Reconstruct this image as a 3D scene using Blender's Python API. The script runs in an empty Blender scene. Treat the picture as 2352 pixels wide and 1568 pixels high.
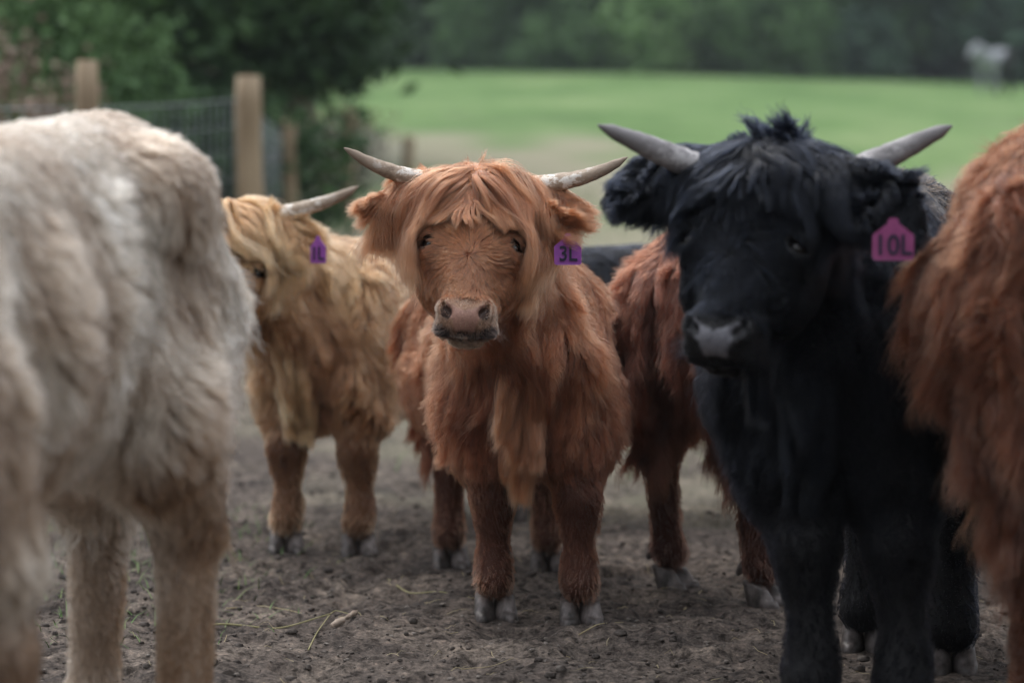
import bpy, math, random
import numpy as np
from mathutils import Vector, kdtree
rng = np.random.default_rng(11)
random.seed(5)
R = math.radians
sc = bpy.context.scene
col = sc.collection

# ---------------------------------------------------------------- camera, world, sun, exposure
CAM_H, FOC, PITCH = 0.87, 85.0, R(2.753)
cam_d = bpy.data.cameras.new('camera'); cam = bpy.data.objects.new('camera', cam_d); col.objects.link(cam)
cam_d.lens = FOC; cam_d.sensor_width = 36; cam_d.clip_start = 0.05; cam_d.clip_end = 600
cam.location = (0, 0, CAM_H); cam.rotation_euler = (R(90) - PITCH, 0, 0)
cam_d.dof.use_dof = True; cam_d.dof.focus_distance = 4.93; cam_d.dof.aperture_fstop = 2.3
cam_d.dof.aperture_blades = 0
sc.camera = cam
W = bpy.data.worlds.new('World'); sc.world = W; W.use_nodes = True
nt = W.node_tree; bgn = nt.nodes['Background']
sky = nt.nodes.new('ShaderNodeTexSky'); sky.sky_type = 'NISHITA'; sky.sun_disc = False
SUN_EL, SUN_AZ = R(60), R(-30)      # azimuth measured from +Y towards +X
sky.sun_elevation = SUN_EL; sky.sun_rotation = SUN_AZ
sky.air_density = 1.0; sky.dust_density = 1.5; sky.ozone_density = 1.0
_cl = nt.nodes.new('ShaderNodeTexNoise'); _cl.inputs['Scale'].default_value = 2.2; _cl.inputs['Detail'].default_value = 5
_cr = nt.nodes.new('ShaderNodeMapRange'); _cr.inputs[1].default_value = .3; _cr.inputs[2].default_value = .7; _cr.inputs[3].default_value = .6; _cr.inputs[4].default_value = .9
_mx = nt.nodes.new('ShaderNodeMix'); _mx.data_type = 'RGBA'; _mx.inputs[7].default_value = (6.6, 6.7, 6.8, 1)
_tc = nt.nodes.new('ShaderNodeTexCoord'); nt.links.new(_tc.outputs['Generated'], _cl.inputs[0])
nt.links.new(_cl.outputs[0], _cr.inputs[0]); nt.links.new(_cr.outputs[0], _mx.inputs[0]); nt.links.new(sky.outputs[0], _mx.inputs[6])
_sx = nt.nodes.new('ShaderNodeSeparateXYZ'); nt.links.new(_tc.outputs['Generated'], _sx.inputs[0])
_mr = nt.nodes.new('ShaderNodeMapRange'); _mr.inputs[1].default_value = 0; _mr.inputs[2].default_value = 1; _mr.inputs[3].default_value = .10; _mr.inputs[4].default_value = 2.3
nt.links.new(_sx.outputs[2], _mr.inputs[0]); _vm = nt.nodes.new('ShaderNodeVectorMath'); _vm.operation = 'SCALE'   # an overcast sky is brightest overhead
nt.links.new(_mx.outputs[2], _vm.inputs[0]); nt.links.new(_mr.outputs[0], _vm.inputs['Scale']); nt.links.new(_vm.outputs[0], bgn.inputs[0]); bgn.inputs[1].default_value = 0.15
sd = bpy.data.lights.new('sun', 'SUN'); sun = bpy.data.objects.new('sun', sd); col.objects.link(sun)
sd.energy = 1.5; sd.angle = R(24); sd.color = (1.0, 0.965, 0.92)
_dv = Vector((math.sin(SUN_AZ) * math.cos(SUN_EL), math.cos(SUN_AZ) * math.cos(SUN_EL), math.sin(SUN_EL)))
sun.rotation_euler = _dv.to_track_quat('Z', 'Y').to_euler(); sun.location = (-5, 12, 15)
sc.view_settings.view_transform = 'Standard'; sc.view_settings.look = 'None'
sc.view_settings.exposure = 0.2; sc.view_settings.gamma = 1.0
cy = sc.cycles
cy.use_denoising = True; cy.denoiser = 'OPENIMAGEDENOISE'
cy.max_bounces = 7; cy.diffuse_bounces = 3; cy.glossy_bounces = 3; cy.transmission_bounces = 7; cy.transparent_max_bounces = 6
cy.caustics_reflective = False; cy.caustics_refractive = False; cy.sample_clamp_indirect = 4
cy.use_adaptive_sampling = True; cy.adaptive_threshold = 0.01
sc.cycles_curves.shape = 'RIBBONS'; sc.cycles_curves.subdivisions = 2

PF = FOC / 36 * 2352
def PW(px, py, y):
    """world point seen at pixel (px,py) of the 2352 px wide picture, at depth y"""
    a = (px - 1176) / PF; b = -(py - 784) / PF
    dy = math.cos(PITCH) + b * math.sin(PITCH); dz = -math.sin(PITCH) + b * math.cos(PITCH)
    return np.array([a / dy * y, y, CAM_H + dz / dy * y])

def nz(v): 
    v = np.asarray(v, float); return v / (np.linalg.norm(v, axis=-1, keepdims=True) + 1e-9)
def ss(a, b, x):
    t = np.clip((x - a) / (b - a), 0, 1); return t * t * (3 - 2 * t)

# ---------------------------------------------------------------- numpy noise
class Noise:
    """smooth 3-D field made of random plane waves"""
    def __init__(s, n, freq, seed, dims=1):
        r = np.random.default_rng(seed)
        s.k = nz(r.normal(size=(n, 3))) * freq * r.uniform(.5, 1.6, (n, 1)) * 2 * np.pi
        s.ph = r.uniform(0, 6.28, (n, dims)); s.a = nz(r.normal(size=(n, dims))) * math.sqrt(2 / n) if dims > 1 else np.full((n, 1), math.sqrt(2 / n))
    def __call__(s, P):
        out = 0
        for k, ph, a in zip(s.k, s.ph, s.a):
            out = out + np.sin((P @ k)[:, None] + ph) * a
        return out
def vnoise2(x, y, seed):
    """value noise on a lattice, -1..1"""
    xi = np.floor(x).astype(np.int64); yi = np.floor(y).astype(np.int64); fx = x - xi; fy = y - yi
    fx = fx * fx * (3 - 2 * fx); fy = fy * fy * (3 - 2 * fy)
    def h(a, b):
        v = (a * 374761393 + b * 668265263 + seed * 1442695041) & 0x7fffffff
        v = ((v ^ (v >> 13)) * 1274126177) & 0x7fffffff
        return ((v ^ (v >> 16)) & 0xffff) / 32767.5 - 1
    return (h(xi, yi) * (1 - fx) + h(xi + 1, yi) * fx) * (1 - fy) + (h(xi, yi + 1) * (1 - fx) + h(xi + 1, yi + 1) * fx) * fy

# ---------------------------------------------------------------- materials
def mat(name, rough=.8, spec=.3):
    m = bpy.data.materials.new(name); m.use_nodes = True
    b = m.node_tree.nodes['Principled BSDF']; b.inputs['Roughness'].default_value = rough
    b.inputs['Specular IOR Level'].default_value = spec
    return m, m.node_tree, b
def ramp(nt, stops):
    r = nt.nodes.new('ShaderNodeValToRGB'); e = r.color_ramp.elements
    while len(e) > 1: e.remove(e[-1])
    e[0].position, e[0].color = stops[0][0], (*stops[0][1], 1)
    for p, c in stops[1:]:
        q = e.new(p); q.color = (*c, 1)
    return r
def noise_node(nt, scale, detail=5, rough=.6, coord='Object', stretch=None):
    tc = nt.nodes.new('ShaderNodeTexCoord'); n = nt.nodes.new('ShaderNodeTexNoise')
    n.inputs['Scale'].default_value = scale; n.inputs['Detail'].default_value = detail; n.inputs['Roughness'].default_value = rough
    if stretch:
        mp = nt.nodes.new('ShaderNodeMapping'); mp.inputs['Scale'].default_value = stretch
        nt.links.new(tc.outputs[coord], mp.inputs[0]); nt.links.new(mp.outputs[0], n.inputs[0])
    else: nt.links.new(tc.outputs[coord], n.inputs[0])
    return n
def simple(name, stops, scale, rough=.8, spec=.3, bump=0, stretch=None, detail=5):
    m, t, b = mat(name, rough, spec)
    n = noise_node(t, scale, detail, stretch=stretch); r = ramp(t, stops)
    t.links.new(n.outputs[0], r.inputs[0]); t.links.new(r.outputs[0], b.inputs['Base Color'])
    if bump:
        bp = t.nodes.new('ShaderNodeBump'); bp.inputs['Strength'].default_value = bump; bp.inputs['Distance'].default_value = .003
        t.links.new(n.outputs[0], bp.inputs['Height']); t.links.new(bp.outputs[0], b.inputs['Normal'])
    return m
def hair_mat(name, rough=.38, rr=.5, coat=0.0):
    m = bpy.data.materials.new(name); m.use_nodes = True; t = m.node_tree; t.nodes.clear()
    o = t.nodes.new('ShaderNodeOutputMaterial'); h = t.nodes.new('ShaderNodeBsdfHairPrincipled')
    h.model = 'CHIANG'; h.parametrization = 'COLOR'
    a = t.nodes.new('ShaderNodeAttribute'); a.attribute_name = 'tint'
    h.inputs['Roughness'].default_value = rough; h.inputs['Radial Roughness'].default_value = rr
    h.inputs['Coat'].default_value = coat; h.inputs['Random Roughness'].default_value = .2
    t.links.new(a.outputs['Color'], h.inputs['Color']); t.links.new(h.outputs[0], o.inputs[0])
    return m
M_HAIR = hair_mat('hair_fibre'); M_HAIRB = hair_mat('black_hair_fibre', .30, .45, .0); [setattr(n.inputs['IOR'], 'default_value', 1.24) for n in M_HAIRB.node_tree.nodes if n.type == 'BSDF_HAIR_PRINCIPLED']
def skin_mat():
    m, t, b = mat('hide', .6, .35)
    a = t.nodes.new('ShaderNodeAttribute'); a.attribute_name = 'tint'
    n = noise_node(t, 260, 4); mx = t.nodes.new('ShaderNodeMix'); mx.data_type = 'RGBA'; mx.blend_type = 'MULTIPLY'
    r = ramp(t, [(.3, (.72, .72, .72)), (.7, (1.1, 1.1, 1.1))]); t.links.new(n.outputs[0], r.inputs[0])
    mx.inputs[0].default_value = 1; t.links.new(a.outputs['Color'], mx.inputs[6]); t.links.new(r.outputs[0], mx.inputs[7])
    t.links.new(mx.outputs[2], b.inputs['Base Color'])
    w = t.nodes.new('ShaderNodeAttribute'); w.attribute_name = 'wet'
    mr = t.nodes.new('ShaderNodeMapRange'); mr.inputs[3].default_value = .75; mr.inputs[4].default_value = .34
    t.links.new(w.outputs['Fac'], mr.inputs[0]); t.links.new(mr.outputs[0], b.inputs['Roughness'])
    bp = t.nodes.new('ShaderNodeBump'); bp.inputs['Strength'].default_value = .55; bp.inputs['Distance'].default_value = .0012
    vo = t.nodes.new('ShaderNodeTexVoronoi'); vo.inputs['Scale'].default_value = 330
    tc = t.nodes.new('ShaderNodeTexCoord'); t.links.new(tc.outputs['Object'], vo.inputs[0])
    t.links.new(vo.outputs['Distance'], bp.inputs['Height']); t.links.new(bp.outputs[0], b.inputs['Normal'])
    return m
M_SKIN = skin_mat()
def horn_mat(name, dark, mid, pale):
    m, t, b = mat(name, .55, .35)
    n = noise_node(t, 26, 9, .75, stretch=(1, 1, 1.6)); r = ramp(t, [(.36, dark), (.47, mid), (.51, mid), (.545, pale), (.7, pale)])
    t.links.new(n.outputs[0], r.inputs[0])
    a = t.nodes.new('ShaderNodeAttribute'); a.attribute_name = 'tip'
    r2 = ramp(t, [(0, mid), (.25, mid), (1, tuple(c * .7 for c in mid))])
    r3 = ramp(t, [(.0, (0, 0, 0)), (.45, (.1, .1, .1)), (.75, (1, 1, 1))]); t.links.new(a.outputs['Fac'], r3.inputs[0])
    mx = t.nodes.new('ShaderNodeMix'); mx.data_type = 'RGBA'
    t.links.new(r3.outputs[0], mx.inputs[0]); t.links.new(r.outputs[0], mx.inputs[6]); t.links.new(r2.outputs[0], mx.inputs[7])
    t.links.new(a.outputs['Fac'], r2.inputs[0])
    t.links.new(mx.outputs[2], b.inputs['Base Color'])
    bp = t.nodes.new('ShaderNodeBump'); bp.inputs['Strength'].default_value = .9; bp.inputs['Distance'].default_value = .004
    t.links.new(n.outputs[0], bp.inputs['Height']); t.links.new(bp.outputs[0], b.inputs['Normal'])
    return m
M_HORN = horn_mat('weathered_horn', (.17, .12, .08), (.40, .31, .235), (.80, .76, .70))
M_HORNG = horn_mat('grey_horn', (.13, .12, .12), (.28, .265, .27), (.50, .48, .48))
M_HOOF = simple('hoof', [(.36, (.022, .018, .016)), (.46, (.055, .046, .042)), (.55, (.095, .080, .076)), (.68, (.16, .137, .130))], 34, .5, .4, .5, stretch=(1, 1, .5))
M_EYE, _t, _b = mat('eye', .10, .35); _b.inputs['Base Color'].default_value = (.006, .004, .003, 1); _b.inputs['Coat Weight'].default_value = .35; _b.inputs['Coat Roughness'].default_value = .05
def plain(name, c, rough=.5, spec=.4):
    m, t, b = mat(name, rough, spec); b.inputs['Base Color'].default_value = (*c, 1); return m
M_TAG = simple('purple_plastic', [(.3, (.20, .045, .26)), (.7, (.27, .07, .33))], 60, .42, .4)
M_TAGM = simple('magenta_plastic', [(.3, (.21, .035, .13)), (.7, (.27, .06, .17))], 60, .5, .4)
M_INK = plain('ink', (.012, .010, .03), .6)

# ---------------------------------------------------------------- signed distance modelling
def d_cap(P, a, b, ra, rb):
    ba = b - a; h = np.clip(((P - a) @ ba) / (ba @ ba + 1e-12), 0, 1)
    return np.linalg.norm(P - a - h[:, None] * ba, axis=1) - (ra + (rb - ra) * h)
def d_ell(P, c, M, r):
    q = (P - c) @ M.T; k0 = np.linalg.norm(q / r, axis=1); k1 = np.linalg.norm(q / (r * r), axis=1)
    return np.where(k0 < 1e-4, -r.min(), k0 * (k0 - 1) / (k1 + 1e-9))
class SDF:
    def __init__(s): s.p = []
    def cap(s, a, b, ra, rb, k=.03, op=1): s.p.append(('c', np.array(a, float), np.array(b, float), ra, rb, k, op)); return len(s.p) - 1
    def ell(s, c, M, r, k=.03, op=1): s.p.append(('e', np.array(c, float), np.array(M, float), np.array(r, float), None, k, op)); return len(s.p) - 1
    def one(s, q, P): return d_cap(P, *q[1:5]) if q[0] == 'c' else d_ell(P, *q[1:4])
    def comb(s, d, e, k, op):
        if op > 0:
            h = np.clip(.5 + .5 * (e - d) / k, 0, 1); return e + (d - e) * h - k * h * (1 - h)
        h = np.clip(.5 - .5 * (d + e) / k, 0, 1); return d + (-e - d) * h + k * h * (1 - h)
    def __call__(s, P):
        d = np.full(len(P), .35)
        for q in s.p: d = s.comb(d, s.one(q, P), q[5], q[6])
        return d
    def grad(s, P, e=.004):
        g = np.zeros_like(P)
        for k in ((1, -1, -1), (-1, -1, 1), (-1, 1, -1), (1, 1, 1)):
            kk = np.array(k, float); g += kk * s(P + kk * e)[:, None]
        return nz(g)
    def bbox(s, q, m):
        if q[0] == 'c':
            r = max(q[3], q[4]) + m; return np.minimum(q[1], q[2]) - r, np.maximum(q[1], q[2]) + r
        e = np.sqrt(((q[2] * q[3][:, None]) ** 2).sum(0)) + m
        return q[1] - e, q[1] + e
    def grid(s, ax):
        V = np.full([len(a) for a in ax], .35, np.float32)
        for q in s.p:
            lo, hi = s.bbox(q, .05)
            i = [(np.searchsorted(a, l), np.searchsorted(a, h)) for a, l, h in zip(ax, lo, hi)]
            if any(a >= b for a, b in i): continue
            sl = tuple(slice(a, b) for a, b in i)
            G = np.stack(np.meshgrid(*[a[l:h] for a, (l, h) in zip(ax, i)], indexing='ij'), -1).reshape(-1, 3)
            sub = V[sl]; V[sl] = s.comb(sub.ravel(), s.one(q, G), q[5], q[6]).reshape(sub.shape)
        return V
def surfnets(V, ax):
    S = V < 0; nx, ny, nz_ = V.shape
    c = np.zeros((nx - 1, ny - 1, nz_ - 1), np.int8)
    for a in (0, 1):
        for b in (0, 1):
            for d in (0, 1): c += S[a:nx - 1 + a, b:ny - 1 + b, d:nz_ - 1 + d]
    act = (c > 0) & (c < 8); I = np.argwhere(act); ids = np.full(act.shape, -1, np.int32); ids[act] = np.arange(len(I))
    acc = np.zeros((len(I), 3)); cnt = np.zeros(len(I))
    cor = [(a, b, d) for a in (0, 1) for b in (0, 1) for d in (0, 1)]
    for ca in cor:
        for axn in range(3):
            if ca[axn]: continue
            cb = list(ca); cb[axn] = 1
            ia = I + np.array(ca); ib = I + np.array(cb)
            va = V[tuple(ia.T)]; vb = V[tuple(ib.T)]; m = (va < 0) != (vb < 0)
            t = np.where(m, va / np.where(m, va - vb, 1), 0)
            pa = np.stack([ax[k][ia[:, k]] for k in range(3)], 1); pb = np.stack([ax[k][ib[:, k]] for k in range(3)], 1)
            acc += (pa + (pb - pa) * t[:, None]) * m[:, None]; cnt += m
    verts = acc / cnt[:, None]; F = []
    for axn in range(3):
        o1, o2 = [k for k in range(3) if k != axn]
        A = [slice(None)] * 3; B = [slice(None)] * 3; A[axn] = slice(0, -1); B[axn] = slice(1, None)
        sa = S[tuple(A)]; sb = S[tuple(B)]; E = np.argwhere(sa != sb)
        E = E[(E[:, o1] > 0) & (E[:, o2] > 0) & (E[:, o1] < V.shape[o1] - 1) & (E[:, o2] < V.shape[o2] - 1)]
        ins = sa[tuple(E.T)]; q = []
        for d1, d2 in ((-1, -1), (0, -1), (0, 0), (-1, 0)):
            e = E.copy(); e[:, o1] += d1; e[:, o2] += d2; q.append(ids[tuple(e.T)])
        q = np.stack(q, 1); flip = ins if axn != 1 else ~ins
        q[~flip] = q[~flip][:, ::-1]; F.append(q)
    return verts, np.concatenate(F)

# ---------------------------------------------------------------- object helpers
def mesh_obj(name, v, f, m, parent=None, loc=(0, 0, 0), smooth=True):
    me = bpy.data.meshes.new(name); v = np.asarray(v, float) - np.asarray(loc, float)
    if isinstance(f, np.ndarray):
        n = f.shape[1]; me.vertices.add(len(v)); me.vertices.foreach_set('co', v.astype(np.float32).ravel())
        me.loops.add(f.size); me.loops.foreach_set('vertex_index', f.astype(np.int32).ravel())
        me.polygons.add(len(f)); me.polygons.foreach_set('loop_start', np.arange(0, f.size, n, dtype=np.int32))
        me.update(calc_edges=True)
    else: me.from_pydata([tuple(x) for x in v], [], f)
    if smooth: me.polygons.foreach_set('use_smooth', np.ones(len(me.polygons), bool))
    if m: me.materials.append(m)
    o = bpy.data.objects.new(name, me); col.objects.link(o); o.location = loc
    if parent is not None:
        o.parent = parent; o.location = np.array(loc) - np.array(world_loc(parent))
    return o
def world_loc(o):
    l = np.array(o.location)
    return l + world_loc(o.parent) if o.parent else l
def attr(me, name, a, dom='POINT'):
    a = np.asarray(a, np.float32)
    if a.ndim == 1:
        x = me.attributes.new(name, 'FLOAT', dom); x.data.foreach_set('value', a)
    else:
        x = me.attributes.new(name, 'FLOAT_COLOR', dom); x.data.foreach_set('color', np.concatenate([a, np.ones((len(a), 1), np.float32)], 1).ravel())
def tag(o, label=None, cat=None, group=None, kind=None):
    if label: o['label'] = label
    if cat: o['category'] = cat
    if group: o['group'] = group
    if kind: o['kind'] = kind
    return o
def empty(name, loc):
    o = bpy.data.objects.new(name, None); col.objects.link(o); o.location = loc; return o
def tube(pts, rad, n=10, cap=True):
    """tapered tube along pts; returns verts, faces(list)"""
    pts = np.asarray(pts, float); T = nz(np.gradient(pts, axis=0)); up = np.array([.0, .01, 1.]) if abs(T[0][2]) < .9 else np.array([1., 0, 0])
    v = []; 
    for p, t, r in zip(pts, T, rad):
        a = nz(np.cross(t, up)); b = np.cross(a, t)
        for i in range(n):
            w = 2 * math.pi * i / n; v.append(p + (a * math.cos(w) + b * math.sin(w)) * r)
    f = []
    for j in range(len(pts) - 1):
        for i in range(n): f.append((j * n + i, j * n + (i + 1) % n, (j + 1) * n + (i + 1) % n, (j + 1) * n + i))
    if cap: f.append(tuple(range(n))[::-1]); f.append(tuple(range((len(pts) - 1) * n, len(pts) * n)))
    return np.array(v), f

# ---------------------------------------------------------------- fur
def hair_object(name, layers, m, parent, base):
    """layers: list of (pts[n,K,3], rad[n,K], color[n,K,3])"""
    hc = bpy.data.hair_curves.new(name)
    sizes = np.concatenate([np.full(len(l[0]), l[0].shape[1], np.int32) for l in layers])
    hc.add_curves(sizes.tolist())
    P = np.concatenate([l[0].reshape(-1, 3) for l in layers]) - np.asarray(base)
    Rr = np.concatenate([l[1].ravel() for l in layers]); C = np.concatenate([l[2].reshape(-1, 3) for l in layers])
    hc.attributes['position'].data.foreach_set('vector', P.astype(np.float32).ravel())
    a = hc.attributes.get('radius') or hc.attributes.new('radius', 'FLOAT', 'POINT')
    a.data.foreach_set('value', Rr.astype(np.float32))
    attr(hc, 'tint', np.clip(C, .001, .95))
    hc.materials.append(m)
    o = bpy.data.objects.new(name, hc); col.objects.link(o); o.parent = parent
    return o
def bin_nearest(roots, gp, k=1):
    kd = kdtree.KDTree(len(gp))
    for i, p in enumerate(gp): kd.insert(p, i)
    kd.balance(); f = kd.find
    return np.fromiter((f(p)[1] for p in roots), np.int32, len(roots))
CAMP = np.array([0, 0, CAM_H])
class Surf:
    def __init__(s, v, f):
        s.v = v; s.tri = np.concatenate([f[:, [0, 1, 2]], f[:, [0, 2, 3]]])
        a, b, c = (v[s.tri[:, i]] for i in range(3)); n = np.cross(b - a, c - a)
        s.area = np.linalg.norm(n, axis=1) * .5; s.n = nz(n); s.c = (a + b + c) / 3
        vis = ((CAMP - s.c) * s.n).sum(1) / np.linalg.norm(CAMP - s.c, axis=1)
        s.vis = .12 + .88 * ss(-.55, -.1, vis)
    def sample(s, n, w, r):
        p = s.area * s.vis * w; t = p.sum()
        if t <= 0: return np.zeros((0, 3)), np.zeros((0, 3))
        i = np.searchsorted(np.cumsum(p) / t, r.random(n)); i = np.minimum(i, len(p) - 1)
        u = r.random((n, 2)); m = u.sum(1) > 1; u[m] = 1 - u[m]
        a, b, c = (s.v[s.tri[i, k]] for k in range(3))
        return a + (b - a) * u[:, :1] + (c - a) * u[:, 1:], s.n[i]
def grow(sdf, surf, w, n, ng, length, flow, lift, grav, turb, color, rad, K=8, clump=.6, cpow=1.3, sup=.3, wave=.0, wfreq=2.0,
         follow=0.0, margin=.004, frizz=.05, seed=1, tfreq=9., tip=1.15, root=.6, lenvar=.3, nsup=8, stick=0., tgt=.012):
    r = np.random.default_rng(seed)
    wt = np.clip(w(surf.c, surf.n), 0, None)
    G, GN = surf.sample(ng, wt, r); C, CN = surf.sample(n, wt, r)
    if len(G) == 0: return None
    GN = sdf.grad(G)
    L = length(G) * r.uniform(1 - lenvar, 1 + lenvar, len(G)); shg = ss(.010, .045, L)[:, None]
    d = flow(G, GN); d = d - GN * (d * GN).sum(1, keepdims=True) * .9
    nf = Noise(12, tfreq, seed + 5, 3)
    d = nz(nz(d) + nf(G) * turb * 1.2 * (.3 + .7 * shg) + GN * lift * (.4 + .6 * shg))
    P = np.zeros((len(G), K, 3)); P[:, 0] = G - GN * .002; p = P[:, 0].copy(); st = (L / (K - 1))[:, None]
    g = np.array([0, 0, -1.]) * grav
    for k in range(1, K):
        q = nf(p + 3.1) * turb
        fl = 0
        if follow: fl = nz(flow(p, GN)) * follow
        d = nz(d + g + q * .5 + fl)
        p = p + d * st
        s = sdf(p); m = s < margin
        if m.any():
            gr = sdf.grad(p[m]); push = (margin - s[m])[:, None]
            p[m] += gr * push
            dm = d[m]; dn = (dm * gr).sum(1, keepdims=True); d[m] = nz(dm - gr * np.minimum(dn, 0) * .9)
        if stick:
            far = (s > tgt) & ~m
            if far.any():
                gr = sdf.grad(p[far]); p[far] -= gr * ((s[far] - tgt) * stick)[:, None]
                df = d[far]; dn = (df * gr).sum(1, keepdims=True); d[far] = nz(df - gr * np.maximum(dn, 0) * .5)
        P[:, k] = p
    t = np.linspace(0, 1, K)
    if wave:
        ph = r.uniform(0, 6.28, (len(G), 1)); fr = wfreq * r.uniform(.7, 1.4, (len(G), 1)); ax = nz(np.cross(P[:, -1] - P[:, 0], r.normal(size=(len(G), 3))))
        P += (np.sin(ph + t * fr * 6.28) - np.sin(ph))[:, :, None] * ax[:, None] * (wave * L)[:, None, None] * t[None, :, None]
    if sup:
        S = r.choice(len(G), max(3, len(G) // nsup), replace=False); j = S[bin_nearest(G, G[S])]
        k = (sup * t ** 1.2)[None, :, None] * (.1 + .9 * shg[:, :, None]); P = P + (P[j] - P) * k
    gi = bin_nearest(C, G)
    Gp = P[gi]; ratio = r.uniform(.62, 1.12, len(C))[:, None, None]
    off = C - CN * .002
    X = off[:, None] + (Gp - Gp[:, :1]) * ratio
    sh = ss(.010, .045, (L[gi])[:, None, None])
    X = off[:, None] + (Gp - Gp[:, :1]) * ratio
    cl = (clump * t ** cpow)[None, :, None] * (.12 + .88 * sh) * r.uniform(.45, 1.15, len(C))[:, None, None]
    X = X + (Gp - X) * np.clip(cl, 0, 1)
    if frizz:
        fz = r.normal(size=(len(C), 3)) * frizz; fz2 = r.normal(size=(len(C), 3)) * frizz
        LL = (L[gi])[:, None, None]
        X += (fz[:, None] * t[None, :, None] ** 1.5 + fz2[:, None] * np.sin(t * 5)[None, :, None] * .35) * LL
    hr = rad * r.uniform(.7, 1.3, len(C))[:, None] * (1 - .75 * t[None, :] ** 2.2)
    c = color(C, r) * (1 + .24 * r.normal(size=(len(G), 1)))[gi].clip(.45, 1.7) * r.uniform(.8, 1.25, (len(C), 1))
    cc = c[:, None] * (root + (tip - root) * t)[None, :, None]  # roots naturally darker, also painting in the shade between strands
    return X.astype(np.float32), hr.astype(np.float32), cc.astype(np.float32)

# ---------------------------------------------------------------- the calf
def rot(axis, a):
    c, s = math.cos(a), math.sin(a)
    return {'x': np.array([[1, 0, 0], [0, c, -s], [0, s, c]]), 'y': np.array([[c, 0, s], [0, 1, 0], [-s, 0, c]]), 'z': np.array([[c, -s, 0], [s, c, 0], [0, 0, 1]])}[axis]

def make_hoof(name, pos, fwd, parent, s=1.0):
    fwd = nz(np.array([fwd[0], fwd[1], 0])); side = np.array([-fwd[1], fwd[0], 0]); V = []; F = []
    pos = np.array(pos) - np.array([0, 0, .005])
    for sg in (-1, 1):
        n = 18; b0 = len(V)
        prof = [(.052, .78, -.006), (.046, .86, -.004), (.040, .86, .000), (.034, .93, .002), (.026, .92, .006), (.018, 1.0, .008), (.010, 1.0, .012), (.0, 1.07, .016), (-.004, .98, .014)]
        for h, k, sh in prof:
            for i in range(n):
                a = 2 * math.pi * i / n; ca, sa = math.cos(a), math.sin(a)
                l = (.043 if ca > 0 else .032) * abs(ca) ** .9 * (1 if ca > 0 else -1) * k
                w = .0205 * k * abs(sa) ** .75 * (1 if sa > 0 else -1) * (1 - .28 * max(ca, 0) ** 2)
                # inner faces stay flat, toes part forward
                c = sg * (.0208 + .0075 * (l / .04)) 
                V.append(pos + fwd * (l + sh) * s + side * (w * (1 + .03 * math.sin(h * 520)) + c) * s + np.array([0, 0, (h - .012 * max(ca, 0) * (h > .02)) * s]))
        for j in range(len(prof) - 1):
            for i in range(n):
                a, b, c, d = b0 + j * n + i, b0 + j * n + (i + 1) % n, b0 + (j + 1) * n + (i + 1) % n, b0 + (j + 1) * n + i
                F.append((a, b, c, d)[::-1])
        F.append(tuple(b0 + i for i in range(n))); F.append(tuple(b0 + (len(prof) - 1) * n + i for i in range(n))[::-1])
    for sg in (-1, 1):
        c = pos - fwd * .027 * s + side * sg * .017 * s + np.array([0, 0, .078 * s]); b0 = len(V); n = 8
        for h, k in ((.016, .7), (.004, 1.), (-.010, .75), (-.017, .2)):
            for i in range(n): a = 2 * math.pi * i / n; V.append(c + (fwd * math.cos(a) * .012 + side * math.sin(a) * .010) * k * s - fwd * (.016 - h) * .5 * s + np.array([0, 0, h * s]))
        for j in range(3):
            for i in range(n): F.append((b0 + j * n + i, b0 + (j + 1) * n + i, b0 + (j + 1) * n + (i + 1) % n, b0 + j * n + (i + 1) % n))
        F.append(tuple(b0 + i for i in range(n))[::-1]); F.append(tuple(b0 + 3 * n + i for i in range(n)))
    return mesh_obj(name, np.array(V), F, M_HOOF, parent, pos)

def text_mesh(txt, size, m, name):
    cu = bpy.data.curves.new('tmp', 'FONT'); cu.body = txt; cu.size = size; cu.extrude = .0004; cu.align_x = 'CENTER'; cu.align_y = 'CENTER'; cu.offset = size * .012
    o = bpy.data.objects.new('tmp', cu); col.objects.link(o); dg = bpy.context.evaluated_depsgraph_get()
    me = bpy.data.meshes.new_from_object(o.evaluated_get(dg)); bpy.data.objects.remove(o); me.name = name
    me.materials.clear(); me.materials.append(m); return me

def make_tag(parent, pos, w, h, txt, m, rotz=0., roty=0., tilt=0.):
    """moulded plastic ear tag: neck at the top, wide lettered panel below; local x right, z up, facing -y"""
    out = []
    def arc(cx, cz, r, a0, a1):
        for i in range(5):
            a = a0 + (a1 - a0) * i / 4; out.append((cx + r * math.cos(a), cz + r * math.sin(a)))
    r = w * .09
    arc(w / 2 - r, -h + r, r, -math.pi / 2, 0)
    arc(w / 2 - r, -h * .32 - r, r, 0, math.pi / 3)
    out += [(w * .14, -h * .08), (w * .12, h * .02), (w * .07, h * .06), (-w * .07, h * .06), (-w * .12, h * .02), (-w * .14, -h * .08)]
    arc(-w / 2 + r, -h * .32 - r, r, math.pi * 2 / 3, math.pi)
    arc(-w / 2 + r, -h + r, r, math.pi, math.pi * 1.5)
    n = len(out); th = .0016
    curve = lambda x, z: .10 * x * x / w
    V = [(x, -th + curve(x, z), z) for x, z in out] + [(x, th + curve(x, z), z) for x, z in out]
    F = [tuple(range(n)), tuple(range(2 * n - 1, n - 1, -1))] + [(i, i + n, (i + 1) % n + n, (i + 1) % n) for i in range(n)]
    o = mesh_obj('ear_tag', np.array(V), F, m, None, (0, 0, 0), False)
    o.parent = parent; o.location = np.array(pos) - world_loc(parent); o.rotation_euler = (tilt, roty, rotz)
    me = text_mesh(txt, h * .72, M_INK, 'tag_lettering'); t = bpy.data.objects.new('tag_lettering', me); col.objects.link(t)
    t.parent = o; t.location = (0, -th - .0012, -h * .64); t.rotation_euler = (R(90), 0, 0); t.scale = (.9, 1, 1)
    return o

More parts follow.
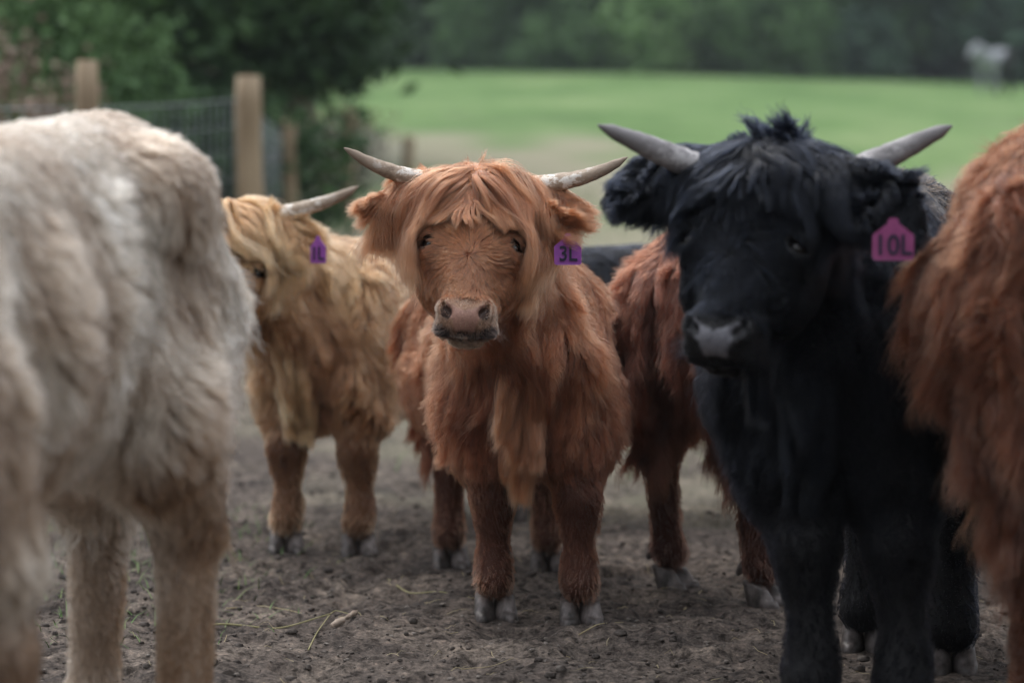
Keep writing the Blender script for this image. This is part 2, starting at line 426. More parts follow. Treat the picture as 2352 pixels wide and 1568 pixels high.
def calf(S):
    name = S.get('name', 'highland_calf'); sdf = SDF(); sc_ = S.get('scale', 1.0)
    F2 = np.array([*S['F'], 0.]); B2 = np.array([*S['B'], 0.]); u = nz(F2 - B2); v = np.array([-u[1], u[0], 0]); z = np.array([0, 0, 1.])
    hs = S.get('h', 1.0); wd = S.get('w', 1.0)
    seed = S['seed']; res = S.get('res', .014)
    # torso
    def T(a, along, side, hgt): return a + u * along + v * side + z * hgt * hs
    sdf.cap(T(F2, 0, 0, .60), T(F2, -.35, 0, .60), .165 * wd, .185 * wd, .06)
    sdf.cap(T(F2, -.35, 0, .60), T(B2, .02, 0, .63), .185 * wd, .165 * wd, .06)
    sdf.cap(T(F2, -.02, 0, .74 + S.get('fz', 0)), T(B2, .0, 0, .755), .105, .12, .08)
    sdf.cap(T(F2, -.12, 0, .50), T(B2, .14, 0, .55), .165 * wd, .15 * wd, .06)
    sdf.cap(T(B2, .06, .09 * S.get('pin', 1), .745), T(B2, -.12, .05, .70), .085, .075, .05)
    sdf.cap(T(B2, .06, -.09 * S.get('pin', 1), .745), T(B2, -.12, -.05, .70), .085, .075, .05)
    sdf.cap(T(F2, .06, 0, .58), T(F2, .05, 0, .43), .14, .10, .06)
    for q in (-1, 1): sdf.cap(T(F2, -.02, q * .10 * wd, .72), T(F2, .05, q * .115 * wd, .50), .075, .085, .05)
    # head frame
    O = np.array(S['O'], float); Mh = rot('z', S.get('yaw', 0)) @ rot('y', S.get('roll', 0)) @ rot('x', -S.get('tilt', R(25)))
    # columns: s (side), n (out of the face), f (down the face)
    A = Mh @ np.array([[1, 0, 0], [0, -1, 0], [0, 0, -1]]).T
    if S.get('faceyaw') is not None: pass
    ax = A.T                                  # rows s, n, f
    H = lambda s, n, f: O + (ax[0] * s + ax[1] * n + ax[2] * f) * sc_
    hq = lambda P: ((P - O) @ ax.T) / sc_
    # neck
    sdf.cap(T(F2, -.06, 0, .68), H(0, -.14, .09), .150 * wd, .095, .06)
    sdf.cap(T(F2, .01, 0, .58), H(0, -.15, .15), .13, .075, .06)
    nbody = len(sdf.p)
    # head
    E = lambda s, n, f, r, k=.03, op=1, M=None: sdf.ell(H(s, n, f), ax if M is None else M @ ax, np.array(r) * sc_, k, op)
    E(0, -.075, .080, (.120, .080, .072)); E(0, -.03, .115, (.098, .050, .090), .03)
    for q in (-1, 1):
        E(q * .078, -.035, .195, (.030, .036, .045), .025)
        E(q * .056, -.085, .215, (.052, .06, .10), .03)
    sdf.cap(H(0, -.055, .16), H(0, -.045, .325), .076 * sc_, .050 * sc_, .03)
    sdf.cap(H(0, -.115, .17), H(0, -.075, .345), .062 * sc_, .040 * sc_, .03)
    E(0, -.052, .352, (.060, .048, .044), .02)          # muzzle
    E(0, -.036, .364, (.044, .044, .034), .012)         # nose pad
    E(0, -.085, .368, (.038, .036, .022), .012)         # chin
    for q in (-1, 1):
        E(q * .037, -.018, .352, (.023, .025, .023), .010)    # nostril wing
        E(q * .042, -.050, .376, (.023, .025, .016), .012)   # upper lip side
    if S.get('fine'):
        for q in (-1, 1):
            Mr = rot('y', q * R(32))
            E(q * .0345, .010, .364, (.0085, .022, .0150), .004, -1, Mr)
            E(q * .0450, .004, .352, (.0048, .017, .016), .004, -1, rot('y', q * R(-4)))
        sdf.cap(H(-.056, -.050, .400), H(0, -.032, .3955), .0032, .0042, .006, -1)
        sdf.cap(H(.056, -.050, .400), H(0, -.032, .3955), .0032, .0042, .006, -1)
    nhead = len(sdf.p)
    eyes = []
    for q in (-1, 1):
        e = H(q * .0865, -.031, .200); eyes.append(e)
        Me = rot('z', -q * R(0)) 
        sdf.ell(H(q * .0925, -.017, .200), ax, np.array((.0150, .030, .0122)) * sc_, .005, -1)
        sdf.cap(H(q * .070, -.003, .182), H(q * .103, -.016, .183), .0046 * sc_, .0045 * sc_, .008)      # brow / upper lid
    # ears
    earp = []
    for q, ev in ((-1, S.get('earL', (-.088, -.035, .055, -.19, -.045, .105))), (1, S.get('earR', (.088, -.035, .055, .19, -.045, .105)))):
        a = H(*ev[:3]); b = H(*ev[3:]); e1 = nz(b - a); e2 = nz(ax[2] - e1 * (ax[2] @ e1)); e3 = np.cross(e1, e2)
        M = np.array([e1, e2, e3]); c = (a + b) / 2; ln = np.linalg.norm(b - a) / 2 + .012
        i = sdf.ell(c, M, np.array([ln, .040 * sc_ * S.get('earw', 1), .019 * sc_ * S.get('earw', 1)]), .018); earp.append(i)
        sdf.ell(c + ax[1] * .026 * sc_ + e1 * .008, M, np.array([ln * .72, .026 * sc_, .018 * sc_]), .010, -1)
    # legs
    legs = S['legs']                                     # fl, fr, hl, hr hoof xy
    hoofs = []; KN = []
    for i, (hx, hy) in enumerate(legs):
        P0 = np.array([hx, hy, 0.]); front = i < 2; q = 1 if i % 2 == 0 else -1; lt = S.get('lt', 1.0)
        if front:
            top = T(F2, -.01, q * .095, .52); knee = P0 * .88 + np.array([*top[:2], 0]) * .12 + z * .275 * hs
            sdf.cap(top, top * .45 + knee * .55 + v * q * .012, .095 * lt, .074 * lt, .05)
            sdf.cap(top, knee, .092 * lt, .046 * lt, .04); sdf.cap(knee + u * .010, knee - z * .045 + u * .006, .047 * lt, .041 * lt, .02); KN.append(knee + u * .05)
            sdf.cap(knee, P0 + z * .14 - u * .008, .036 * lt, .031 * lt, .02); sdf.cap(P0 + z * .13 - u * .012, P0 + z * .10 - u * .008, .036 * lt, .037 * lt, .02)
        else:
            hip = T(B2, -.02, q * .09 * S.get('hw', 1), .62); stf = T(B2, .08, q * .115 * S.get('hw', 1), .50); hock = P0 - u * .045 + z * .33 * hs
            hock = hock * .9 + np.array([hip[0], hip[1], hock[2]]) * .1
            sdf.cap(hip, stf, .135 * (.5 + .5 * S.get('hw', 1)), .10, .05); sdf.cap(hip - u * .06, hock * .35 + hip * .65, .11, .085, .05)
            sdf.cap(stf, hock, .092 * lt, .043 * lt, .04); sdf.cap(hip - u * .05, hock, .09 * lt, .038 * lt, .04)
            sdf.cap(hock, P0 + z * .10 - u * .01, .040 * lt, .033 * lt, .02)
        sdf.cap(P0 + z * .105 - u * .006, P0 + z * .082 + u * .004, .037 * lt, .041 * lt, .015)
        hoofs.append(P0)
    # tail
    ta = T(B2, -.17, 0, .80); tb = T(B2, -.235, 0, .70); tc = T(B2, -.235, .0, .40)
    if S.get('tail', 1): sdf.cap(ta, tb, .022, .02, .03); sdf.cap(tb, tc, .02, .014, .02)
    # polygonise
    los, his = zip(*[sdf.bbox(q, .03) for q in sdf.p if q[6] > 0]); lo = np.min(los, 0); hi = np.max(his, 0); lo[2] = max(lo[2], .02)
    hlo = np.min([O + ax.T @ np.array(c) for c in [(-.13, -.16, -.03), (.13, -.16, -.03), (-.13, .02, -.03), (.13, .02, -.03), (-.1, -.16, .42), (.1, -.16, .42), (-.1, .02, .42), (.1, .02, .42)]], 0)
    hhi = np.max([O + ax.T @ np.array(c) for c in [(-.13, -.16, -.03), (.13, -.16, -.03), (-.13, .02, -.03), (.13, .02, -.03), (-.1, -.16, .42), (.1, -.16, .42), (-.1, .02, .42), (.1, .02, .42)]], 0)
    axs = []
    fr = S.get('hres', res)
    for k in range(3):
        a = [lo[k]]
        while a[-1] < hi[k]: a.append(a[-1] + (fr if hlo[k] - .01 < a[-1] < hhi[k] + .01 else res))
        axs.append(np.array(a))
    V = sdf.grid(axs); vv, ff = surfnets(V, axs)
    # keep only the large shell
    base = (F2 + B2) / 2
    body = mesh_obj(name, vv, ff, M_SKIN, None, base)
    hs_ = SDF(); hs_.p = [p for p in sdf.p[nbody:nhead] if p[6] > 0]
    def dhead(P):
        d = np.full(len(P), 1.); m = np.linalg.norm(P - H(0, -.07, .19), axis=1) < .34
        if m.any(): d[m] = hs_(P[m])
        return d
    q = hq(vv); c_hide = np.array(S['hide']); tint = np.tile(c_hide, (len(vv), 1)); fhm = ss(.012, .004, dhead(vv))[:, None]; tint = tint * (1 - fhm) + np.array(S.get('facehide', S['hide'])) * fhm; wet = np.zeros(len(vv))
    inh = (dhead(vv) < .006) & (q[:, 2] > .25) & (q[:, 2] < .45) & (np.abs(q[:, 0]) < .1) & (q[:, 1] > -.16)
    wob = vnoise2(q[:, 0] * 160, q[:, 2] * 160, 5) * .0025; aq = np.abs(q[:, 0])
    dkm = ss(.386, .396, q[:, 2] + wob + .45 * np.clip(aq - .030, 0, .03)) * inh; tint = tint * (1 - dkm[:, None]) + np.array(S.get('lip', (.035, .026, .026))) * dkm[:, None]
    rgm = ss(.335, .35, q[:, 2] + wob) * (1 - dkm) * inh; tint = tint * (1 - rgm[:, None]) + np.array(S.get('ring', S.get('lip', (.035, .026, .026)))) * rgm[:, None]
    pm = ss(-.004, .002, .020 + .024 * ss(.392, .352, q[:, 2]) - aq + wob) * ss(-.034, -.028, q[:, 1]) * ss(-.002, .003, q[:, 2] - .367 + .50 * np.minimum(aq, .036) + wob) * ss(.399, .394, q[:, 2]) * inh
    tint = tint * (1 - pm[:, None]) + np.array(S.get('nose', (.30, .17, .13))) * pm[:, None]; wet = pm
    for q_ in (-1, 1):
        hole = np.linalg.norm((q - np.array([q_ * .038, -.004, .362])) / np.array([.012, .016, .018]), axis=1) < 1
        inner = hole & (q[:, 1] < -.001); tint[inner] = np.array(S.get('nose', (.3, .17, .13))) * .16
        lid = np.linalg.norm((q - np.array([q_ * .090, -.012, .200])), axis=1) < .017; tint[lid] = S.get('lid', (.03, .018, .015)); wet[lid] = .8
        cor = np.linalg.norm((q - np.array([q_ * .078, -.010, .209])), axis=1) < .0055; tint[cor] = S.get('corner', (.42, .2, .14))
    attr(body.data, 'tint', tint); attr(body.data, 'wet', wet)
    tag(body, S['label'], S.get('cat', 'calf'), S.get('group', 'highland calves standing in the pen'))
    # eyes
    for e in eyes:
        n, mm = 20, 12; ev = [e + np.array([0, 0, .0172]) * sc_]
        for j in range(1, mm):
            for i in range(n): a, b = math.pi * j / mm, 2 * math.pi * i / n; ev.append(e + np.array([math.sin(a) * math.cos(b), math.sin(a) * math.sin(b), math.cos(a)]) * .0172 * sc_)
        ev.append(e - np.array([0, 0, .0172]) * sc_); f = [(0, 1 + i, 1 + (i + 1) % n) for i in range(n)]
        for j in range(mm - 2):
            for i in range(n): f.append((1 + j * n + i, 1 + (j + 1) * n + i, 1 + (j + 1) * n + (i + 1) % n, 1 + j * n + (i + 1) % n))
        f += [(1 + (mm - 2) * n + i, len(ev) - 1, 1 + (mm - 2) * n + (i + 1) % n) for i in range(n)]
        mesh_obj('eye', np.array(ev), f, M_EYE, body, e)
    # horns
    for q_, (m0, t0, r0) in zip((-1, 1), S.get('horns', [])):
        b0, m0, t0 = H(*(np.array(S.get('hb', (.085, -.050, .036))) * np.array([q_, 1, 1]))), np.array(m0), np.array(t0); ts = np.linspace(0, 1, 26)[:, None]
        pts = b0 * (1 - ts) ** 2 + 2 * m0 * ts * (1 - ts) + t0 * ts ** 2
        tt = ts[:, 0]; rad = r0 * (1.08 - .50 * tt - .30 * tt ** 3) * (1 + .03 * np.sin(tt * 40) * (tt < .5)); rad[-1] *= .2; rad[-2] *= .62; rad[-3] *= .85
        hv, hf = tube(pts, rad, 20); hv += Noise(10, 45, seed, 3)(hv) * .0007
        o = mesh_obj('horn', hv, hf, S.get('hornmat', M_HORN), body, b0); attr(o.data, 'tip', np.repeat(tt, 20))
    for P0 in hoofs: make_hoof('hoof', P0, S.get('toe', u), body, S.get('hoofs', 1.12))
    if 'tagp' in S: make_tag(body, *S['tagp'])
    # ------------------------------------------------ coat
    sf = Surf(vv, ff); cm = np.array(S['hair']); cdk = np.array(S['dark']); N = S.get('n', 1.0); RD = S.get('rad', .0004)
    nf1 = Noise(10, S.get('nfreq', 3.2), seed + 40)
    def ear_d(P): return np.minimum(sdf.one(sdf.p[earp[0]], P), sdf.one(sdf.p[earp[1]], P))
    def inhead(P):
        q = hq(P); return ss(.016, .004, dhead(P)) * ss(-.16, -.12, q[:, 1])
    def bodylen(P):
        zz = P[:, 2] / hs; al = (P - F2) @ u
        L = .019 + .055 * ss(.24, .52, zz) 
        L += .03 * ss(-.02, .12, al) * ss(.46, .6, zz)                       # chest and throat
        L += .015 * ss(.62, .45, zz) * ss(.34, .42, zz)                      # belly fringe
        L -= S.get('top', .040) * ss(.68, .85, zz) * ss(.05, -.05, al)
        return np.maximum(L, .01) * S.get('len', 1.0)
    def bflow(P, Nn):
        back = -u * S.get('back', .45)
        return back[None] * ss(.3, .6, P[:, 2:3]) * ss(.10, -.05, ((P - F2) @ u))[:, None] + np.array([0, 0, -1.])[None] * (.9 - .3 * ss(.8, .95, P[:, 2:3]))
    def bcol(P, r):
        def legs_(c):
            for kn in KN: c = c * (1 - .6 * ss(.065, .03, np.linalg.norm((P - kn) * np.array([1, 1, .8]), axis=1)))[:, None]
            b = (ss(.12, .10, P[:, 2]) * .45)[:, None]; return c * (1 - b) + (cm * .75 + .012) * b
        k = (ss(-.8, .8, nf1(P)[:, 0]) * S.get('kn', .35) + (1 - S.get('kn', .35)) * ss(.30, .85, P[:, 2] / hs))[:, None] * np.ones((1, 3))  # coat tone at random; downward darkening is part pigment, part painted shade
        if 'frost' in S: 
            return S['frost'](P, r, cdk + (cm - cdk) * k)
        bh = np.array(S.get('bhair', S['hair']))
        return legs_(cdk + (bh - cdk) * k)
    layers = []
    w_body = lambda P, n_: (1 - inhead(P)) * (ear_d(P) > .012) * (P[:, 2] > .046) * (.35 + .65 * ss(.2, .45, P[:, 2]))
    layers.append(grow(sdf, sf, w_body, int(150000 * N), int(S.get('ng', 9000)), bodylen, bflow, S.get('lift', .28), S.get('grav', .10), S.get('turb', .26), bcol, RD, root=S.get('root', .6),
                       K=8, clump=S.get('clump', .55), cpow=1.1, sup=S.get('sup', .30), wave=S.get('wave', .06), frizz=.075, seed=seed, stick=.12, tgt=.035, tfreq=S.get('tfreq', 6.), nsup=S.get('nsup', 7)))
    # short hair of the face
    wh = S.get('whorl', .238)
    nff = Noise(10, 16., seed + 60, 3)
    def fflow(P, n_):
        q = hq(P); dz = q[:, 2] - wh + .006 * np.sin(q[:, 0] * 55); a = np.stack([q[:, 0] + .004, q[:, 1] * 0, dz], 1)
        a[:, 0] += 1.1 * np.tanh(q[:, 0] / .022) * np.abs(dz) * ss(wh, .12, q[:, 2])
        a = nz(a) + .28 * nff(P); cheek = ss(.055, .095, np.abs(q[:, 0]))[:, None]; side = np.stack([np.sign(q[:, 0]) * .25, -.25 + 0 * q[:, 0], 1.0 + 0 * q[:, 0]], 1)
        a = a * (1 - .8 * cheek) + side * .8 * cheek
        back = ss(-.05, -.10, q[:, 1])[:, None]
        a = a * (1 - back) + side * back
        return a @ ax
    def flen(P):
        q = hq(P); d = np.hypot(q[:, 0], q[:, 2] - wh)
        L = .025 - .007 * ss(.25, .31, q[:, 2]) - .0145 * ss(.31, .345, q[:, 2]) + .035 * ss(-.04, -.10, q[:, 1]) + .014 * ss(.055, .09, np.abs(q[:, 0])) + .012 * ss(.15, .06, q[:, 2])
        L = L * (.42 + .58 * ss(0, .045, d))
        for e in eyes: L = L * (1 - .72 * ss(.05, .018, np.linalg.norm(P - e, axis=1) / sc_))
        return np.maximum(L, .0035) * sc_ * S.get('flenk', 1.0)
    def onpad(P):
        q = hq(P); a = np.abs(q[:, 0]); return (a < .024 + .024 * ss(.392, .352, q[:, 2])) & (q[:, 1] > -.036) & (q[:, 2] > .362 - .50 * np.minimum(a, .036)) & (q[:, 2] < .402)
    def w_face(P, n_):
        q = hq(P); w = inhead(P) * (ear_d(P) > .004) * (1 - .96 * onpad(P)) * (1 - .5 * (q[:, 2] > .345)) * (1 + 2.5 * ss(.03, .0, np.hypot(q[:, 0], q[:, 2] - wh)) + 1.2 * ss(.010, .0, np.abs(q[:, 0])))
        for e in eyes:
            d = (P - e) @ ax.T / sc_; w = w * (np.hypot(d[:, 0] * np.sign(d[:, 0] + 0), d[:, 2] * 1.25) > .0195) * (np.linalg.norm(d, axis=1) > .0215)
        return w
    lipc = np.array(S.get('lip', (.035, .026, .026))) * 1.3
    def fcol(P, r):
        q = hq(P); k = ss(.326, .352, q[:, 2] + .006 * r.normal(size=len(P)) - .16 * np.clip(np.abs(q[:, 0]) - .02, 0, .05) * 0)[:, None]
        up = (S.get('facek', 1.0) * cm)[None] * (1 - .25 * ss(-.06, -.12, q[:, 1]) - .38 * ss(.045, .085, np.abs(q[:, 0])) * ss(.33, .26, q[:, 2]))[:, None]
        if 'ring' in S: 
            rg = ss(.325, .35, q[:, 2])[:, None]
            up = up * (1 - rg) + np.array(S['ring'])[None] * rg; k = ss(.388, .396, q[:, 2] + .003 * r.normal(size=len(P)) + .45 * np.clip(np.abs(q[:, 0]) - .030, 0, .03))[:, None] * (.45 + .55 * ss(.015, .035, np.abs(q[:, 0])))[:, None]
        return up * (1 - k) + lipc[None] * k
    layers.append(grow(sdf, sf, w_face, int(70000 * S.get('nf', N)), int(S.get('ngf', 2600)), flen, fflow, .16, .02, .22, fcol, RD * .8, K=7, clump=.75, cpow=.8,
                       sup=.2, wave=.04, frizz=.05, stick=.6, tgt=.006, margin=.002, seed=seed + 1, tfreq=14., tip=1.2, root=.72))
    # ears
    def eflow(P, n_):
        q = hq(P); return (np.stack([np.sign(q[:, 0]) * .8, 0 * q[:, 0] + .15, .55 + 0 * q[:, 0]], 1)) @ ax
    w_ear = lambda P, n_: (ear_d(P) <= .010) * 1.0
    eark = S.get('earlen', 1.0)
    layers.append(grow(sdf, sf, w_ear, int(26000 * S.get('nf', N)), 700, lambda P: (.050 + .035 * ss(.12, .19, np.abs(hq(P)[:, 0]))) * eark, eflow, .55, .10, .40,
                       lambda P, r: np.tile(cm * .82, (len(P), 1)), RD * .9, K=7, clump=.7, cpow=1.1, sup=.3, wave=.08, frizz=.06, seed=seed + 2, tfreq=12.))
    # eyelashes
    if S.get('fine'):
        X = []
        for k_, e in enumerate(eyes):
            q_ = (-1, 1)[k_]; rr = np.random.default_rng(seed + 80 + k_)
            for _ in range(26):
                a = rr.uniform(.1, 1.) * 3.0; st = e + (ax[0] * math.cos(a) * .0135 - ax[2] * (math.sin(a) * .0085) + ax[1] * .013 + ax[0] * q_ * .004) * sc_
                dd = nz(ax[1] * .8 + ax[0] * (q_ * .55 + .5 * math.cos(a)) + ax[2] * .15); l = rr.uniform(.014, .024)
                X.append([st + dd * l * t + ax[2] * (l * .55 * t * t) for t in np.linspace(0, 1, 6)])
        X = np.array(X); nn = len(X); layers.append((X, np.tile(np.linspace(.00028, .00008, 6), (nn, 1)), np.tile(cm * .9, (nn, 6, 1))))
        # whiskers
        X = []; rr = np.random.default_rng(seed + 90)
        for _ in range(70):
            q_ = rr.choice([-1, 1]); st = H(q_ * rr.uniform(.030, .058), -.028 - .02 * rr.random(), rr.uniform(.36, .395)); dd = nz(ax[0] * q_ * rr.uniform(.5, 1) + ax[1] * .3 + ax[2] * rr.uniform(-.2, .6)); l = rr.uniform(.02, .05)
            X.append([st + dd * l * t + np.array([0, 0, -.35]) * l * t * t for t in np.linspace(0, 1, 6)])
        X = np.array(X); nn = len(X); layers.append((X, np.tile(np.linspace(.0002, .00006, 6), (nn, 1)), np.tile(cm * .9 + .1, (nn, 6, 1)) if not S.get('hairmat') else np.tile(cm, (nn, 6, 1))))
    # beard and brisket tuft
    if S.get('tuft', 1):
        w_t = lambda P, n_: ss(.06, .02, np.abs((P - F2) @ v + S.get('tx', 0))) * ss(.40, .44, P[:, 2] / hs) * ss(.62, .56, P[:, 2] / hs) * (((P - F2) @ u) > .07)
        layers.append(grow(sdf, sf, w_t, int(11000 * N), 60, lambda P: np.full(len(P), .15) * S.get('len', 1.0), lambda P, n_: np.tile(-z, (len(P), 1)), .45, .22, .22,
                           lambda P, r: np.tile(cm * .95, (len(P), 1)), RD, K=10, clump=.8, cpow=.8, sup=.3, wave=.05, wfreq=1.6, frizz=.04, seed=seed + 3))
    # breeches behind the thighs and the hocks
    w_h = lambda P, n_: (((P - B2) @ u) < -.06) * ss(.30, .36, P[:, 2] / hs) * ss(.80, .6, P[:, 2] / hs)
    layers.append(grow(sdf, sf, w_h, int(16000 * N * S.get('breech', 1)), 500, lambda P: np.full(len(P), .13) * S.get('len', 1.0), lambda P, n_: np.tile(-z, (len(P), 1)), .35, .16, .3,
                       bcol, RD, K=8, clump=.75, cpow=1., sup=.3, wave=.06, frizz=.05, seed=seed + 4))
    hair_object('coat', [l for l in layers if l is not None], S.get('hairmat', M_HAIR), body, base)
    # forelock
    fl = []
    for spec in S.get('forelocks', DEFAULT_LOCKS):
        f0, f1, sw, ng, nn, L, side, out, down, grav, sd_ = spec
        def w_f(P, n_, f0=f0, f1=f1, sw=sw):
            q = hq(P); return (np.abs(q[:, 0]) < sw) * (q[:, 2] > f0) * (q[:, 2] < f1) * (q[:, 1] > -.15) * (ear_d(P) > .004) * 1.0
        def lf(P, n_, side=side, out=out, down=down):
            q = hq(P); x = q[:, 0] + .010 + .016 * vnoise2(q[:, 2] * 60, q[:, 1] * 40, 3); s_ = np.tanh(x / .014); a = np.abs(x)
            return np.stack([s_ * (side * (1 - .85 * ss(.115, .155, a))), out * ss(.06, .0, a), down + 1.5 * ss(.02, .14, a)], 1) @ ax
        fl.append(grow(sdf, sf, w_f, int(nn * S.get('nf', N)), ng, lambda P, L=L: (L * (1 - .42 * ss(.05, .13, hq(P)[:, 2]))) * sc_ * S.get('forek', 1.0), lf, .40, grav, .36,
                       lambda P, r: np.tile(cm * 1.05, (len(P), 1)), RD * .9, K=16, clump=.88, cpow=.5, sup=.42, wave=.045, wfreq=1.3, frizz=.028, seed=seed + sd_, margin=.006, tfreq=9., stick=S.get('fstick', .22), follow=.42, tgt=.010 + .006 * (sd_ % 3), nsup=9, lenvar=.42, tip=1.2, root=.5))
    def clear_eyes(l, a, b, c):
        q = hq(l[0].reshape(-1, 3).astype(float)); m = np.zeros(len(q), bool)
        for q_ in (-1, 1): m |= (((q[:, 0] - q_ * .089) / a) ** 2 + ((q[:, 2] - b) / c) ** 2 < 1) & (q[:, 1] > -.05)
        k = ~m.reshape(l[0].shape[:2]).any(1); return l[0][k], l[1][k], l[2][k]
    if fl: hair_object('forelock', [clear_eyes(l, .024, .203, .022) for l in fl if l is not None], S.get('hairmat', M_HAIR), body, base)
    if S.get('spike'):
        L_, n_, g_ = S['spike']; w_s = lambda P, nn: (np.abs(hq(P)[:, 0] + .01) < .075) * (hq(P)[:, 2] < .035) * (hq(P)[:, 1] > -.13) * (dhead(P) < .01) * 1.0
        fl.append(grow(sdf, sf, w_s, n_, g_, lambda P: L_ * (.35 + .65 * ss(.055, .01, np.abs(hq(P)[:, 0]))), lambda P, nn: np.stack([hq(P)[:, 0] * 6, .2 + 0 * P[:, 0], -1 + 0 * P[:, 0]], 1) @ ax, .8, .05, .55,
                       lambda P, r: np.tile(cm, (len(P), 1)), RD, K=7, clump=.85, cpow=.7, sup=.2, wave=.1, frizz=.05, seed=seed + 33, lenvar=.6))
        hair_object('topknot', [fl[-1]], S.get('hairmat', M_HAIR), body, base)
    # tail switch
    tw = lambda P, n_: (np.hypot((P - tc) @ u, (P - tc) @ v) < .045) * ss(.62, .5, P[:, 2])
    tl = grow(sdf, sf, tw, int(5000 * N), 60, lambda P: np.full(len(P), .16), lambda P, n_: np.tile(-z, (len(P), 1)), .2, .4, .15, lambda P, r: np.tile(cm * .8, (len(P), 1)), RD * 1.1, K=8, clump=.6, seed=seed + 9)
    if tl is not None and S.get('tail', 1): hair_object('tail_switch', [tl], S.get('hairmat', M_HAIR), body, base)
    if S.get('extra'): S['extra'](body, base, sdf, sf, H, hq, ax, cm)
    return body

#  f0, f1, half width, guides, hairs, length, side, out, down, gravity, seed
DEFAULT_LOCKS = [(.055, .135, .085, 560, 24000, .12, 1.0, .05, .80, .02, 20), (.0, .07, .11, 620, 34000, .21, 1.0, .15, .55, .03, 21), (-.07, .010, .120, 460, 26000, .26, 1.0, .35, .35, .03, 23)]

def hornpts(a, b, c, y0, y1, y2): return PW(*a, y0), PW(*b, y1), PW(*c, y2)

CALVES = {}
def rump_frost(P, r, c):
    k = (ss(4.62, 4.8, P[:, 1]) * ss(.84, .95, P[:, 2]) * (r.random(len(P)) < .55))[:, None]
    return c * (1 - k) + np.array([.16, .105, .07]) * k
# -- the reddish-brown calf in focus
CALVES['main'] = dict(seed=3, label='reddish-brown shaggy calf with pale horns facing the camera, sharp in the middle', F=(.035, 5.38), B=(-.045, 6.12), h=.97, w=.89,
    earlen=.78, O=(-.068, 5.03, 1.012), tilt=R(30), roll=R(3), yaw=R(-3), legs=[(.148, 5.29), (-.040, 5.36), (.09, 6.10), (-.160, 6.16)],
    hide=(.055, .018, .009), facehide=(.16, .06, .03), bhair=(.20, .058, .024), hair=(.25, .080, .035), dark=(.085, .020, .008), len=.85, tx=.03, res=.012, hres=.0034, fine=1, n=1.0, nf=1.35, rad=.00042, ngf=6000, spike=(.05, 900, 60),
    horns=[(PW(885, 406, 5.0), PW(791, 339, 4.97), .0205), (PW(1345, 424, 5.0), PW(1441, 361, 4.97), .0205)],
    nose=(.36, .20, .155), ring=(.36, .22, .15), toe=(0.15, -1),
    tagp=(PW(1304, 541, 4.952), .056, .060, '3L', M_TAG, R(4), 0, R(-4)))
CALVES['blonde'] = dict(seed=17, label='blond calf with one curved horn showing, face half hidden behind the cream calf', F=(-.505, 6.55), B=(-.16, 7.30), h=.97, w=1.0,
    O=(-.725, 6.22, .945), tilt=R(22), roll=R(2), yaw=R(-4), legs=[(-.408, 6.40), (-.606, 6.46), (-.06, 7.24), (-.19, 7.30)],
    hide=(.12, .06, .03), hair=(.46, .190, .080), dark=(.12, .042, .019), len=.85, res=.016, hres=.007, n=1.0, nf=.6, rad=.0006, ng=7000, clump=.5,
    horns=[(PW(330, 478, 6.2), PW(260, 430, 6.17), .021), (PW(750, 474, 6.2), PW(824, 428, 6.17), .022)],
    tagp=(PW(730, 545, 6.15), .050, .066, '1L', M_TAG, R(-35), 0, 0), toe=(.1, -1), nose=(.4, .25, .2))
CALVES['black'] = dict(seed=29, label='black calf with grey upswept horns and a magenta tag in its ear', F=(.565, 4.32), B=(.80, 4.99), h=1.13, w=1.03, hb=(.085, -.078, .062),
    O=(.437, 4.12, 1.04), tilt=R(28), roll=R(4), yaw=R(-27), legs=[(.676, 4.15), (.520, 4.18), (.865, 4.72), (.727, 4.96)],
    hide=(.004, .004, .005), hair=(.006, .0075, .012), dark=(.002, .002, .0035), len=.75, res=.014, hres=.0055, fine=1, scale=1.07, lt=1.22, frost=rump_frost, n=.8, nf=.8, rad=.0006, hairmat=M_HAIRB, hornmat=M_HORNG,
    horns=[(PW(1500, 342, 4.12), PW(1374, 288, 4.04), .0265), (PW(2060, 350, 4.1), PW(2188, 288, 4.06), .0265)],
    earL=(-.088, -.035, .065, -.235, -.04, .125), spike=(.06, 2600, 150), earw=1.35, earlen=.55, earR=(.088, -.035, .065, .255, -.03, .13), forek=.78, nose=(.14, .14, .16), lip=(.006, .006, .007), corner=(.05, .04, .045), lid=(.01, .01, .01), toe=(-.1, -1),
    tagp=(PW(2052, 506, 3.885), .066, .064, '10L', M_TAGM, R(-6), 0, 0))
CALVES['cream'] = dict(seed=41, label='cream shaggy calf cut off by the left edge, closest to the camera', F=(-.82, 2.98), B=(-.632, 3.74), h=1.22, fz=-.04, w=.84, hw=.68, pin=1.28, breech=.02,
    O=(-1.10, 2.42, .90), tilt=R(30), roll=0, yaw=R(-30), legs=[(-.635, 2.98), (-.90, 3.05), (-.515, 3.74), (-.69, 3.93)],
    hide=(.30, .22, .16), hair=(.67, .475, .335), dark=(.16, .085, .045), root=.36, nfreq=4.5, kn=.6, res=.015, n=1.15, nf=.4, rad=.0007, tuft=0, tail=0, back=.8, wave=.045, turb=.22, ng=9000, len=.72, lift=.22, clump=.55, sup=.30, tfreq=5., horns=[], lt=1.15)
CALVES['red'] = dict(seed=53, label='dark rust-brown calf standing between the reddish-brown and the black calf, head hidden', F=(.98, 6.22), B=(.475, 5.70), h=1.03, w=1.0,
    O=(1.22, 6.62, .92), tilt=R(25), yaw=R(150), legs=[(.90, 6.30), (1.06, 6.14), (.38, 5.80), (.572, 5.53)],
    hide=(.04, .012, .006), hair=(.082, .021, .010), dark=(.028, .0075, .0035), top=.015, res=.016, n=.75, nf=.2, rad=.0006, ng=3600, horns=[], toe=(.75, -.5), forelocks=[], tail=0)
